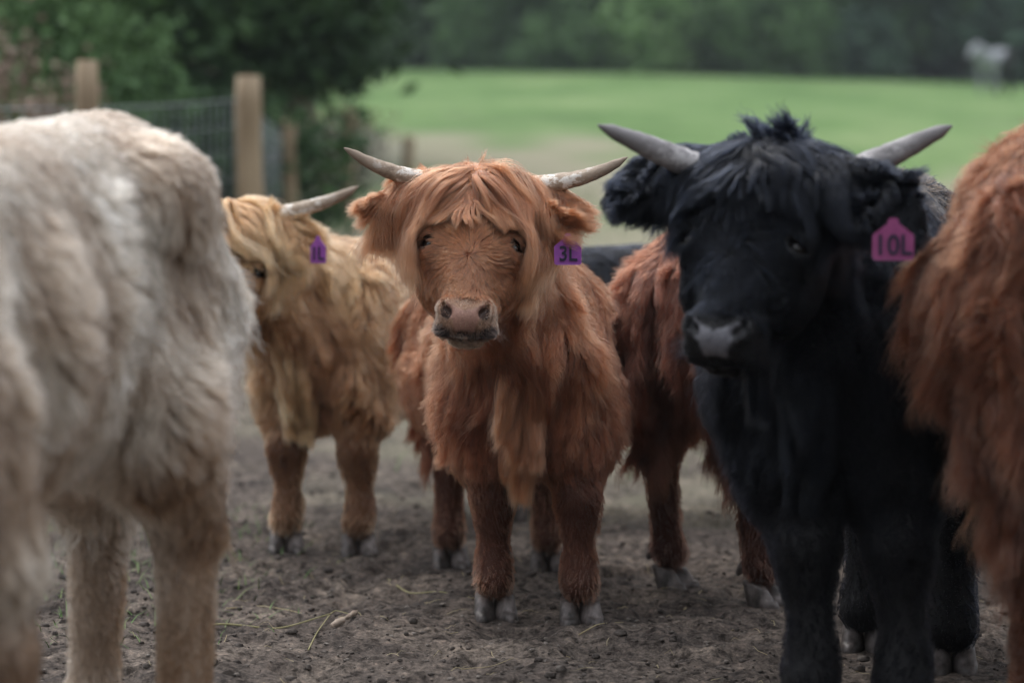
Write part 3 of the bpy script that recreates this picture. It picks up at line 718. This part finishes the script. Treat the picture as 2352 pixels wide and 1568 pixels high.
CALVES['brown'] = dict(seed=67, label='orange-brown shaggy calf cut off by the right edge of the photo', spike=(.10, 2500, 60), F=(1.24, 4.68), B=(.918, 4.0), h=1.215, w=1.0,
    O=(1.42, 5.06, 1.0), tilt=R(25), yaw=R(160), legs=[(1.15, 4.70), (1.33, 4.60), (.875, 3.99), (1.06, 3.91)],
    hide=(.07, .025, .01), hair=(.12, .034, .014), dark=(.03, .009, .004), top=.0, back=.25, clump=.7, res=.015, n=1.0, nf=.2, rad=.0006, ng=4200, len=1.2, wave=.13, turb=.38, horns=[], forelocks=[], toe=(.3, -1), tail=0)
CALVES['behind'] = dict(seed=71, label='black calf mostly hidden behind the two brown calves, only its dark flank and leg showing', F=(.02, 7.25), B=(.78, 7.28), h=.93, w=.92,
    O=(-.22, 7.5, .84), tilt=R(30), yaw=R(-60), legs=[(.02, 7.12), (.06, 7.34), (.77, 7.16), (.83, 7.38)],
    hide=(.004, .004, .005), hair=(.02, .022, .03), dark=(.006, .007, .009), res=.02, n=.35, nf=.1, rad=.001, ng=1500, horns=[], forelocks=[], hairmat=M_HAIRB)
for k, s in CALVES.items(): calf(s)
#ENV
# ---------------------------------------------------------------- ground and field: one relief, two sheets that share their edge row
def slope(x, y):
    y = np.asarray(y, float); t = np.clip(y - 9.0, 0, None)
    return .0795 * (np.sqrt(t * t + 9) - 3) * (1 + 0 * x) + .25 * ss(14, 40, y) * np.sin(x * .11 + 1.3) + .35 * ss(60, 110, y) * np.sin(x * .07 + 2.2)
def relief(x, y):
    near = ss(16, 8, y)
    z = vnoise2(x * 2.2, y * 2.2, 3) * .014 + vnoise2(x * 7, y * 7, 5) * .013 + vnoise2(x * 19, y * 19, 7) * .0095
    z += np.abs(vnoise2(x * 46, y * 46, 9)) * .0085 + vnoise2(x * 95, y * 95, 13) * .0034
    d = vnoise2(x * 6.3 + 9, y * 6.3, 21); z -= .030 * ss(.35, .8, d) + .017 * ss(.35, .7, vnoise2(x * 13, y * 13 + 4, 23))
    return z * near
HOOFS = [h for s in CALVES.values() for h in s['legs']]
def gz(x, y):
    x = np.asarray(x, float); y = np.asarray(y, float); r = relief(x, y); k = np.ones_like(r)
    for hx, hy in HOOFS:
        k = k * (1 - .9 * ss(.16, .05, np.hypot(x - hx, y - hy)))
    return slope(x, y) + r * k - .002
def axis_steps(a, b, f0, f1, fine, g):
    out = [f0]
    while out[-1] < f1: out.append(out[-1] + fine)
    st = fine
    while out[-1] < b: st *= g; out.append(out[-1] + st)
    lo = [f0]; st = fine
    while lo[-1] > a: st *= g; lo.append(lo[-1] - st)
    return np.array(lo[:0:-1] + out)
gx = axis_steps(-90, 90, -1.7, 1.7, .011, 1.06); gy = axis_steps(.2, 260, 3.9, 7.0, .011, 1.022)
jb = int(np.searchsorted(gy, 15.0))
GX, GY = np.meshgrid(gx, gy, indexing='ij'); GZ = gz(GX.ravel(), GY.ravel())
GV = np.stack([GX.ravel(), GY.ravel(), GZ], 1).reshape(len(gx), len(gy), 3)
def sheet(name, j0, j1, m):
    v = GV[:, j0:j1].reshape(-1, 3); nx, ny = len(gx), j1 - j0
    i = np.arange(nx - 1)[:, None] * ny + np.arange(ny - 1)[None]; i = i.ravel()
    f = np.stack([i, i + ny, i + ny + 1, i + 1], 1); o = mesh_obj(name, v, f, m); tag(o, kind='structure')
    x, y = v[:, 0], v[:, 1]
    g = ss(6.8, 16, y + 2.2 * vnoise2(x * .8, y * .8, 31) + 1.6 * vnoise2(x * 3, y * 3, 33))
    wear = ss(.2, .75, vnoise2(x * .22 + 3, y * .09, 35) * .6 + .75 * ss(55, 20, y) - .3 * ss(2, 9, x) + .3 * vnoise2(x * .9, y * .35, 36)) * ss(60, 30, y)
    attr(o.data, 'grass', g); attr(o.data, 'wear', wear)
    return o
def ground_mat():
    m, t, b = mat('earth_and_grass', .9, .12); L = t.links.new
    def N(scale, det=6, ro=.65, st=None): return noise_node(t, scale, det, ro, 'Object', st)
    def mixc(f, a, c, bt='MIX'):
        x = t.nodes.new('ShaderNodeMix'); x.data_type = 'RGBA'; x.blend_type = bt
        for s_, v_ in ((0, f), (6, a), (7, c)):
            if isinstance(v_, (int, float)): x.inputs[s_].default_value = v_
            elif isinstance(v_, tuple): x.inputs[s_].default_value = (*v_, 1)
            else: L(v_, x.inputs[s_])
        return x.outputs[2]
    n1 = N(3.2, 8, .7); n2 = N(38, 6, .7); n3 = N(150, 4, .7)
    r1 = ramp(t, [(.34, (.050, .042, .038)), (.46, (.092, .075, .065)), (.56, (.128, .105, .089)), (.68, (.21, .172, .142))]); L(n1.outputs[0], r1.inputs[0])
    r2 = ramp(t, [(.38, (.22, .21, .20)), (.48, (.75, .75, .75)), (.57, (1.1, 1.1, 1.1)), (.68, (1.75, 1.68, 1.6))]); L(n2.outputs[0], r2.inputs[0])
    r3 = ramp(t, [(.34, (.55, .55, .55)), (.6, (1.12, 1.12, 1.12)), (.74, (1.7, 1.65, 1.6))]); L(n3.outputs[0], r3.inputs[0])
    dirt = mixc(1.0, mixc(1.0, r1.outputs[0], r2.outputs[0], 'MULTIPLY'), r3.outputs[0], 'MULTIPLY')
    g1 = N(.22, 7, .7, (1, .4, 1)); g2 = N(2.4, 6, .7)
    rg = ramp(t, [(.34, (.070, .135, .042)), (.5, (.108, .188, .064)), (.66, (.165, .235, .10))]); L(g1.outputs[0], rg.inputs[0])
    rg2 = ramp(t, [(.3, (.72, .74, .7)), (.65, (1.15, 1.12, 1.1))]); L(g2.outputs[0], rg2.inputs[0])
    grass = mixc(1.0, rg.outputs[0], rg2.outputs[0], 'MULTIPLY')
    ga = t.nodes.new('ShaderNodeAttribute'); ga.attribute_name = 'grass'; wa = t.nodes.new('ShaderNodeAttribute'); wa.attribute_name = 'wear'
    grass = mixc(wa.outputs['Fac'], grass, (.25, .235, .165))
    c = mixc(ga.outputs['Fac'], dirt, grass); L(c, b.inputs['Base Color'])
    bp = t.nodes.new('ShaderNodeBump'); bp.inputs['Strength'].default_value = .9; bp.inputs['Distance'].default_value = .006
    L(n2.outputs[0], bp.inputs['Height']); b2 = t.nodes.new('ShaderNodeBump'); b2.inputs['Strength'].default_value = .8; b2.inputs['Distance'].default_value = .002
    L(n3.outputs[0], b2.inputs['Height']); L(bp.outputs[0], b2.inputs['Normal']); L(b2.outputs[0], b.inputs['Normal'])
    return m
M_GROUND = ground_mat()
sheet('ground', 0, jb + 1, M_GROUND); sheet('field', jb, len(gy), M_GROUND)

def lumps(n, seed, size, xr, yr, yp=1.0, sink=.25):
    r = np.random.default_rng(seed); base = []; 
    for i in range(3):
        for j in range(6): 
            a = math.pi * (i + 1) / 4; b = 2 * math.pi * (j + .5 * (i % 2)) / 6; base.append((math.sin(a) * math.cos(b), math.sin(a) * math.sin(b), math.cos(a)))
    base = np.array([(0, 0, 1)] + base + [(0, 0, -1)]); f = [(0, 1 + j, 1 + (j + 1) % 6) for j in range(6)]
    for i in range(2):
        for j in range(6):
            a, b, c, d = 1 + i * 6 + j, 1 + i * 6 + (j + 1) % 6, 7 + i * 6 + (j + 1) % 6, 7 + i * 6 + j; f += [(a, d, c), (a, c, b)]
    f += [(13 + j, 19, 13 + (j + 1) % 6) for j in range(6)]; f = np.array(f)
    y = yr[0] + (yr[1] - yr[0]) * r.random(n) ** yp; x = (xr[0] + (xr[1] - xr[0]) * r.random(n)) * np.clip(y / 5.0, .8, 9)
    s = size * (r.pareto(2.8, n) + .4).clip(.3, 2.6); z = gz(x, y) + s * (1 - 2 * sink) * .4
    V = base[None] * (s[:, None, None] * r.uniform(.6, 1.3, (n, 1, 3)) * np.array([1, 1, .5])) * r.uniform(.75, 1.2, (n, 20, 1))
    ang = r.uniform(0, 6.28, n); ca, sa = np.cos(ang)[:, None], np.sin(ang)[:, None]
    V = np.stack([V[..., 0] * ca - V[..., 1] * sa, V[..., 0] * sa + V[..., 1] * ca, V[..., 2]], -1) + np.stack([x, y, z], 1)[:, None]
    F = (f[None] + np.arange(n)[:, None, None] * 20).reshape(-1, 3)
    return V.reshape(-1, 3), F
M_CLOD = simple('damp_clod', [(.3, (.035, .029, .026)), (.55, (.085, .072, .064)), (.75, (.16, .14, .125))], 45, .92, .15, .8)
M_CRUMB = simple('dry_crumb', [(.3, (.10, .085, .075)), (.6, (.20, .175, .155)), (.8, (.33, .30, .265))], 60, .92, .15, .5)
v, f = lumps(9000, 4, .0050, (-1.45, 1.45), (4.0, 10.5), 1.5); tag(mesh_obj('dirt_clods', v, f, M_CLOD, smooth=False), 'dark damp clods and crumbs of mud strewn over the pen floor', 'mud', kind='stuff')
v, f = lumps(6500, 6, .0026, (-1.3, 1.3), (4.0, 7.0), 1.3); tag(mesh_obj('dry_crumbs', v, f, M_CRUMB, smooth=False), 'small pale dry crumbs of earth between the hooves', 'gravel', kind='stuff')

# blades and straw
def ribbons(items, wmax):
    """items: list of polylines -> flat-ish folded strips (three verts across)"""
    V = []; F = []
    for pts in items:
        pts = np.asarray(pts, float); T = nz(np.gradient(pts, axis=0)); side = nz(np.cross(T, [0, 0, 1.]) + 1e-6); n = len(pts); b = len(V)
        for i, (p, s_) in enumerate(zip(pts, side)):
            w = wmax * (1 - (i / (n - 1)) ** 2 * .85); V += [p - s_ * w, p + np.array([0, 0, w * .8]), p + s_ * w]
        for i in range(n - 1):
            a = b + 3 * i; F += [(a, a + 1, a + 4, a + 3), (a + 1, a + 2, a + 5, a + 4)]
    return np.array(V), F
def blade_field(n, seed, xr, yr, hgt, spread, yp=1., mask=None):
    r = np.random.default_rng(seed); y = yr[0] + (yr[1] - yr[0]) * r.random(n) ** yp; x = r.uniform(*xr, n) * np.clip(y / 5., .8, 9)
    if mask is not None: k = mask(x, y, r); x, y = x[k], y[k]
    n = len(x); h = hgt * r.uniform(.4, 1.3, n); a = r.uniform(0, 6.28, n); l = spread * h * r.uniform(.3, 1.2, n)
    z = gz(x, y) - .004; w = h * .03 + .0008; sx, sy = -np.sin(a) * w, np.cos(a) * w; dx, dy = np.cos(a) * l, np.sin(a) * l
    o = np.zeros(n); V = np.stack([np.stack([x - sx, y - sy, z], 1), np.stack([x + sx, y + sy, z], 1), np.stack([x + sx * .7 + dx * .4, y + sy * .7 + dy * .4, z + h * .65], 1),
                  np.stack([x - sx * .7 + dx * .4, y - sy * .7 + dy * .4, z + h * .65], 1), np.stack([x + dx, y + dy, z + h], 1), np.stack([x + dx + sx * .1, y + dy + sy * .1, z + h], 1)], 1)
    F = (np.array([[0, 1, 2, 3], [3, 2, 5, 4]])[None] + np.arange(n)[:, None, None] * 6).reshape(-1, 4)
    return V.reshape(-1, 3), F
M_BLADE = simple('grass_blade', [(.3, (.05, .11, .025)), (.5, (.09, .17, .05)), (.7, (.22, .22, .11))], 3, .7, .25)
M_STRAW = simple('straw', [(.3, (.24, .19, .10)), (.6, (.38, .32, .19)), (.8, (.46, .41, .28))], 25, .7, .25)
M_STRAWG = simple('green_straw', [(.3, (.19, .18, .08)), (.6, (.30, .27, .14)), (.8, (.40, .35, .20))], 25, .7, .25)
def gm(x, y, r): return (vnoise2(x * .9, y * .9, 51) + .5 * vnoise2(x * 3, y * 3, 53) + .07 * (y - 11)) > r.uniform(-.1, .7, len(x))
v, f = blade_field(26000, 8, (-1.4, 1.4), (8.2, 26), .07, .8, 1.0, gm); tag(mesh_obj('grass', v, f, M_BLADE, smooth=False), 'sparse short grass growing back over the trampled edge of the pen', 'grass', kind='stuff')
def near_left(x, y, r): return (x < -.62 + .1 * r.normal(size=len(x))) & (y > 4.9)
v, f = blade_field(1500, 9, (-1.3, -.3), (4.9, 7.4), .03, 2.2, 1.0, near_left); tag(mesh_obj('weeds', v, f, M_BLADE, smooth=False), 'thin weedy grass on the mud beside the cream calf', 'grass', kind='stuff')
r = np.random.default_rng(15); its = []
for _ in range(420):
    y = 4.1 + 5 * r.random() ** 1.6; x = r.uniform(-1.2, 1.2) * y / 5; a = r.uniform(0, 6.28); l = r.uniform(.012, .06); bend = r.uniform(-.5, .5); pts = []
    for t in np.linspace(0, 1, 5):
        px_, py_ = x + math.cos(a + bend * t) * l * t, y + math.sin(a + bend * t) * l * t; pts.append((px_, py_, float(gz([px_], [py_])[0]) + .004 + .006 * t * (1 - t) * 4 * r.random()))
    its.append(pts)
v, f = ribbons(its, .0008); tag(mesh_obj('straw_bits', v, f, M_STRAW, smooth=False), 'short bits of dry straw scattered over the mud', 'straw', kind='stuff')
def on_ground(px_, py_, lift=.006):
    """world point of the ground seen at a picture position"""
    y = CAM_H * PF / max(py_ - 517, 40)
    p = PW(px_, py_, y); p[2] = float(gz([p[0]], [p[1]])[0]) + lift; return p
def straw(label, pix, w, m, lifts=None):
    ctrl = [on_ground(*q) for q in pix]; P = []; n = len(ctrl)
    for i in range(n - 1):
        for t in np.linspace(0, 1, 7, endpoint=(i == n - 2)): P.append(ctrl[i] * (1 - t) + ctrl[i + 1] * t)
    P = np.array(P)
    for _ in range(3): P[1:-1] = (P[:-2] + 2 * P[1:-1] + P[2:]) / 4
    v, f = tube(P, np.linspace(w, w * .5, len(P)), 6); o = mesh_obj('straw_stalk', v, f, m, None, P[0]); tag(o, label, 'straw', 'loose straw stalks lying on the mud'); return o
straw('long green and yellow straw stalk running from the hind legs of the cream calf', [(440, 1452), (520, 1446), (640, 1442), (760, 1438)], .0028, M_STRAWG)
straw('bent pale straw stalk lying in front of the woody stick', [(708, 1510), (728, 1470), (766, 1428), (800, 1436)], .0016, M_STRAWG)
straw('curved green straw stalk ending at the left front hoof of the reddish-brown calf', [(892, 1338), (940, 1368), (1010, 1388), (1092, 1390)], .0020, M_STRAWG)
straw('short straw stalk under the right front hoof of the reddish-brown calf', [(1330, 1464), (1375, 1456), (1432, 1442)], .0016, M_STRAW)
straw('short straw stalk beside the hooves of the dark rust-brown calf', [(1570, 1388), (1612, 1370)], .0020, M_STRAW)
straw('fine pale straw stalk at the bottom centre of the photo', [(1060, 1590 - 40), (1130, 1540), (1180, 1528)], .0009, M_STRAW)
straw('dry twiggy stalk lying left of the bent straw', [(520, 1402), (600, 1390), (660, 1402), (700, 1418)], .0015, M_STRAW)
# the stick: two knuckled pieces
a, b = on_ground(762, 1462, .010), on_ground(818, 1436, .012); P = np.array([a + (b - a) * t for t in np.linspace(0, 1, 15)]); t_ = np.linspace(0, 1, 15)
rad = .0085 * np.interp(t_, [0, .08, .35, .46, .56, .64, .95, 1], [.4, .95, 1.05, .8, .35, .62, .72, .4])
v, f = tube(P, rad, 10); v += Noise(8, 60, 3, 3)(v) * .0012
M_STICK = simple('weathered_stick', [(.3, (.16, .12, .09)), (.6, (.33, .27, .22)), (.8, (.42, .36, .30))], 60, .8, .2, .8)
tag(mesh_obj('stick', v, f, M_STICK, None, P[0]), 'stubby knotted piece of pale stick lying on the mud', 'stick')

# ---------------------------------------------------------------- fence
M_POST = simple('weathered_post', [(.3, (.17, .12, .075)), (.5, (.30, .23, .155)), (.7, (.42, .34, .245))], 9, .85, .2, .6, stretch=(1, 1, .12))
M_WIRE = plain('galvanised_wire', (.35, .38, .42), .45, .6)
posts = [(-2.35 - .55, 9.2, 1.55, .055), (PW(205, 140, 12.2)[0], 12.2, PW(205, 140, 12.2)[2], .058), (PW(574, 175, 15.2)[0], 15.2, PW(574, 175, 15.2)[2], .082),
         (PW(667, 275, 19)[0], 19, PW(667, 275, 19)[2] + .0, .055), (PW(802, 252, 23)[0], 23, PW(802, 252, 23)[2], .075), (PW(940, 332, 29)[0], 29, PW(940, 332, 29)[2] + .1, .075)]
fence = empty('wire_fence', (posts[1][0], posts[1][1], 0)); tag(fence, 'wooden post and wire mesh fence running away behind the cream and blond calves', 'fence')
tops = []
for x, y, zt, rr in posts:
    g = float(gz([x], [y])[0]); zs = np.linspace(g - .1, zt, 10); r_ = np.full(10, rr); r_[-1] *= .9; r_ *= 1 + .03 * np.sin(np.arange(10) * 1.7)
    v, f = tube([(x + .012 * math.sin(z_ * 3), y, z_) for z_ in zs], r_, 12); mesh_obj('post', v, f, M_POST, fence, (x, y, g)); tops.append((x, y, g, min(zt - .10, g + 1.35)))
V = []; F = []
for (x0, y0, g0, t0), (x1, y1, g1, t1) in zip(tops[:-1], tops[1:]):
    p0, p1 = np.array([x0 - .06, y0, 0]), np.array([x1 - .06, y1, 0]); L_ = np.linalg.norm(p1 - p0)
    for k in range(9):
        a0 = g0 + .06 + (t0 - g0 - .06) * k / 8; a1 = g1 + .06 + (t1 - g1 - .06) * k / 8
        v, f = tube([p0 + (p1 - p0) * t + np.array([0, 0, a0 + (a1 - a0) * t - .012 * math.sin(math.pi * t)]) for t in np.linspace(0, 1, 5)], [.0022 if k in (0, 8) else .0012] * 5, 4)
        F += [tuple(i + len(V) for i in q) for q in f]; V += list(v)
    n = int(L_ / .15)
    for k in range(1, n):
        t = k / n; b = p0 + (p1 - p0) * t; v, f = tube([b + np.array([0, 0, g0 + .06 + (g1 - g0) * t]), b + np.array([0, 0, t0 + (t1 - t0) * t])], [.0011] * 2, 4)
        F += [tuple(i + len(V) for i in q) for q in f]; V += list(v)
mesh_obj('wire_mesh', np.array(V), F, M_WIRE, fence, (posts[1][0], posts[1][1], 0))

# ---------------------------------------------------------------- trees
def leaf_mat(name, a, b, c):
    m = simple(name, [(.32, a), (.5, b), (.68, c)], 1.1, .75, .2, detail=3); return m
M_CONIF = leaf_mat('conifer_green', (.012, .028, .012), (.034, .072, .027), (.080, .145, .052))
M_LEAF = leaf_mat('leaf_green', (.045, .095, .035), (.080, .150, .055), (.12, .21, .080))
M_PALE = leaf_mat('pale_green', (.12, .22, .08), (.19, .32, .12), (.27, .40, .18))
M_FAR = leaf_mat('far_green', (.040, .078, .055), (.062, .115, .075), (.095, .16, .10))
M_TWIG = simple('dry_twig', [(.3, (.12, .085, .065)), (.6, (.24, .18, .14)), (.8, (.33, .26, .21))], 6, .85, .2)
M_BARK = simple('bark', [(.3, (.05, .038, .03)), (.55, (.13, .105, .085)), (.75, (.24, .20, .17))], 14, .9, .2, .8, stretch=(1, 1, .2))
def leaf_quads(c, size, r, flat=0.):
    n = len(c); a = nz(r.normal(size=(n, 3)) * np.array([1, 1, 1 - flat])); b = nz(np.cross(a, r.normal(size=(n, 3)))); s = size * r.uniform(.5, 1.4, (n, 1))
    V = np.stack([c - a * s, c + b * s * .45, c + a * s, c - b * s * .45], 1).reshape(-1, 3)
    return V, np.arange(4 * n).reshape(n, 4)
def crown_pts(kind, h, w, n, seed, zlow=.12, cl=.16):
    lowpow = 2.3 if h < 12.5 else 1.25
    r = np.random.default_rng(seed); pts = []
    if kind == 'conifer':
        nb = int(n / 60)
        for k in range(nb):
            t = r.random() ** lowpow; z = h * (zlow + (1 - zlow) * t); L = w * (1 - t) ** .75 * r.uniform(.5, .98) * (.78 + .22 * ss(0, .12, t)) + .15; a = r.uniform(0, 6.28)
            m = 60; s = r.random(m) ** .6; wob = r.normal(size=(m, 3)) * cl * np.array([1, 1, .55]) * (.4 + .6 * s[:, None])
            drop = L * .28 * s ** 1.4 + .10 * L * r.random()
            pts.append(np.stack([np.cos(a) * L * s, np.sin(a) * L * s, z - drop], 1) + wob)
    else:
        nb = int(n / 70)
        for k in range(nb):
            d = nz(r.normal(size=3)); q = r.uniform(.45, 1.0) ** .5; lump = 1 + .22 * math.sin(3 * math.atan2(d[1], d[0]) + seed) + .15 * math.sin(5 * d[2] * 3 + seed)
            c = np.array([d[0] * w * lump, d[1] * w * lump, h * (zlow + 1) / 2 + d[2] * h * (1 - zlow) / 2]) * np.array([q, q, 1]) 
            pts.append(c + r.normal(size=(70, 3)) * cl * r.uniform(.6, 1.5))
    P = np.concatenate(pts); P[:, 2] = np.maximum(P[:, 2], .05); return P
VAR = {}
def tree(name, kind, x, y, h, w, n, leaf, m, seed, label, cat='tree', group=None, zlow=.12, cl=.16, trunk=True, key=None, rz=0., scl=1.):
    g = float(gz([x], [y])[0]); root = empty(name, (x, y, g)); root.rotation_euler.z = rz; root.scale = (scl,) * 3; tag(root, label, cat, group)
    if key and key in VAR: ms = VAR[key]
    else:
        r = np.random.default_rng(seed); c = crown_pts(kind, h, w, n, seed, zlow, cl); v, f = leaf_quads(c, leaf, r, .3 if kind == 'conifer' else 0)
        o = mesh_obj('crown', v, f, m, None, (0, 0, 0), False); ms = [('crown' if cat == 'tree' else 'foliage', o.data)]; bpy.data.objects.remove(o)
        if trunk:
            tr = h * .016 + .05; top = h * (.96 if kind == 'conifer' else .7); zs = np.linspace(-.2, top, 9)
            v, f = tube([(math.sin(z_ * .5 + seed) * .04 * h / 6, math.cos(z_ * .4) * .03, z_) for z_ in zs], tr * np.linspace(1.25, .15, 9), 10); V, F = list(v), list(f)
            for k in range(14 if cat == 'tree' else 8):
                a = r.uniform(0, 6.28); z0 = h * r.uniform(zlow * .9, .8); L = w * .75 * (1 - z0 / h * .7); up = -.15 if kind == 'conifer' else .55
                if cat != 'tree': z0 = r.uniform(.02, .2) * h; up = 1.2
                p = [np.array([math.cos(a) * L * t, math.sin(a) * L * t, z0 + up * L * t + .1 * math.sin(t * 3) * L]) for t in np.linspace(0, 1, 6)]
                v, f = tube(p, tr * .32 * np.linspace(1, .15, 6), 6); F += [tuple(i + len(V) for i in q) for q in f]; V += list(v)
            o = mesh_obj('trunk', np.array(V), F, M_BARK, None); ms.append(('trunk' if cat == 'tree' else 'stem', o.data)); bpy.data.objects.remove(o)
        if key: VAR[key] = ms
    for nm, me in ms:
        o = bpy.data.objects.new(nm, me); col.objects.link(o); o.parent = root
    return root
def tx(px, y): return (px - 1176) / PF * y
tree('conifer_tree', 'conifer', tx(540, 23), 23, 11, 1.6, 26000, .10, M_CONIF, 1, 'big dark evergreen rising behind the wide second fence post', zlow=.15, cl=.20)
tree('conifer_tree', 'conifer', tx(150, 21), 21.5, 10, 2.0, 17000, .10, M_CONIF, 2, 'very dark evergreen behind the first fence post, near the left edge', zlow=.10, cl=.18)
tree('conifer_tree', 'conifer', tx(690, 30), 30, 10, 1.45, 14000, .11, M_CONIF, 3, 'evergreen with drooping branches at the right end of the left tree group', zlow=.16, cl=.2)
tree('conifer_tree', 'conifer', tx(270, 26), 27, 12, 1.5, 17000, .12, M_CONIF, 4, 'dark evergreen standing behind and between the two nearest evergreens', zlow=.03, cl=.22)
tree('conifer_tree', 'conifer', tx(440, 31), 33, 12, 2.2, 13000, .13, M_CONIF, 14, 'evergreen standing farthest back in the left tree group, in the gap between the two largest', zlow=.14, cl=.22)
tree('bush', 'round', tx(30, 17), 17.5, 2.15, 1.15, 9000, .05, M_LEAF, 5, 'mid green bush beyond the fence at the left edge of the photo', 'bush', zlow=.05, cl=.12)
tree('bush', 'round', tx(-60, 15), 15.2, 1.7, .7, 3500, .035, M_TWIG, 6, 'brownish dry twiggy bush in front of the green one at the left edge', 'bush', zlow=.05, cl=.12)
tree('bush', 'round', tx(735, 26), 27, .75, .45, 2600, .04, M_TWIG, 7, 'dry tan bush beyond the fence below the evergreen branches', 'bush', zlow=.02, cl=.12)
tree('bush', 'round', tx(500, 18), 19.5, 1.2, .8, 5000, .05, M_CONIF, 8, 'dark low bush added for the shade under the trees, behind the wire mesh left of the wide fence post', 'bush', zlow=.02, cl=.12)  # added bush, its dark mass stands in for shade beneath the evergreens
# the wood beyond the field
r = np.random.default_rng(77); k = 0
for row, (y0, n) in enumerate(((93, 26), (101, 24), (112, 22))):
    for i in range(n):
        px_ = 640 + (2900 - 640) * (i + r.uniform(-.35, .35)) / n if row else 900 + 1700 * (i + r.uniform(-.4, .4)) / n
        y = y0 + r.uniform(-3, 3); kd_ = r.integers(0, 4); con = kd_ < 2
        tree('forest_tree', 'conifer' if con else 'round', tx(px_, y), y, 15 if con else 11, 2.9 if con else 3.4, 5200, .42, M_FAR if kd_ != 3 else M_LEAF, 100 + kd_,
             'tall dark evergreen in the wood beyond the field' if con else 'broad leafy tree in the wood beyond the field', group='trees of the wood beyond the field',
             zlow=.04 if con else .10, cl=.55, key='far%d' % kd_, rz=r.uniform(0, 6), scl=r.uniform(.8, 1.15))
fb = [(1490, 86, 2.3, 1.1, M_PALE, 'pale green round bush, brightest at the foot of the wood'), (1745, 85, 2.5, 1.9, M_LEAF, 'wide mid green bush at the foot of the wood, left of the far cow'),
      (1660, 88, 3.1, 1.0, M_LEAF, 'tall narrow green bush right of the pale round one'), (1330, 87, 1.3, 1.4, M_LEAF, 'low green bush at the foot of the wood, above the horn of the reddish-brown calf'),
      (1105, 89, 2.0, .8, M_LEAF, 'small upright bush at the left end of the wood'), (1960, 88, 1.6, 1.4, M_FAR, 'low dark bush at the foot of the wood, nearest left of the far cow'),
      (1580, 90, 1.4, .9, M_PALE, 'small pale bush between the round and the tall green bushes')]
for i, (px_, y, h, w, m, lb) in enumerate(fb): tree('bush', 'round', tx(px_, y), y, h * 1.25, w * 1.2, 5200, .20, m, 200 + i, lb, 'bush', zlow=.02, cl=.3)
# the far cow
def far_cow(px_, y):
    x = tx(px_, y); g = float(gz([x], [y])[0]); b = np.array([x, y, g]); S = SDF(); p = lambda i, j, k: b + np.array([i * .45 + j, i * .85 - j * .3, k])
    S.cap(p(-.25, 0, .92), p(.62, .2, .95), .30, .32, .1); S.cap(p(-.3, 0, 1.0), p(-.62, -.15, 1.22), .20, .12, .1); S.cap(p(-.62, -.17, 1.25), p(-.86, -.25, 1.02), .13, .085, .05)
    for q in (-.17, .17):
        S.cap(p(-.22, q, .75), p(-.24, q, .08), .11, .05, .06); S.cap(p(.58, q + .2, .8), p(.64, q + .2, .08), .15, .05, .06)
    S.cap(p(.92, .22, 1.05), p(.98, .22, .4), .03, .02, .04)
    los, his = zip(*[S.bbox(q, .06) for q in S.p]); lo = np.min(los, 0); hi = np.max(his, 0); ax = [np.arange(lo[i], hi[i], .03) for i in range(3)]
    v, f = surfnets(S.grid(ax), ax); o = mesh_obj('cow', v, f, M_SKIN, None, b); q = v - b
    w = .9 * ss(.0, -.12, q[:, 0] - .25 * vnoise2(q[:, 2] * 4, q[:, 1] * 4, 3) * .5); w = np.maximum(w, ss(.45, .2, q[:, 2]) * (q[:, 0] < .2)); w = np.maximum(w, ss(.4, .6, vnoise2(q[:, 0] * 3, q[:, 2] * 3, 8)))
    attr(o.data, 'tint', np.array([.012, .012, .014]) * (1 - w[:, None]) + np.array([.34, .35, .39]) * w[:, None]); attr(o.data, 'wet', w * 0)
    tag(o, 'distant black and white cow standing at the edge of the wood, upper right', 'cow')
far_cow(2268, 66)

# ---------------------------------------------------------------- the air
HAZE = .0006
hz = bpy.data.materials.new('haze'); hz.use_nodes = True; hz.node_tree.nodes.clear()
_o = hz.node_tree.nodes.new('ShaderNodeOutputMaterial'); _v = hz.node_tree.nodes.new('ShaderNodeVolumePrincipled')
_v.inputs['Color'].default_value = (.80, .88, .95, 1); _v.inputs['Density'].default_value = HAZE; _v.inputs['Anisotropy'].default_value = .1
hz.node_tree.links.new(_v.outputs[0], _o.inputs['Volume'])
x0, x1, y0, y1, z0, z1 = -130, 130, -6, 285, -2.0, 26
V = [(x, y, z) for x in (x0, x1) for y in (y0, y1) for z in (z0, z1)]
o = mesh_obj('haze', np.array(V, float), [(0, 1, 3, 2), (4, 6, 7, 5), (0, 4, 5, 1), (2, 3, 7, 6), (0, 2, 6, 4), (1, 5, 7, 3)], hz, smooth=False); tag(o, 'thin pale haze in the air over the pen and the field', 'haze', kind='stuff')
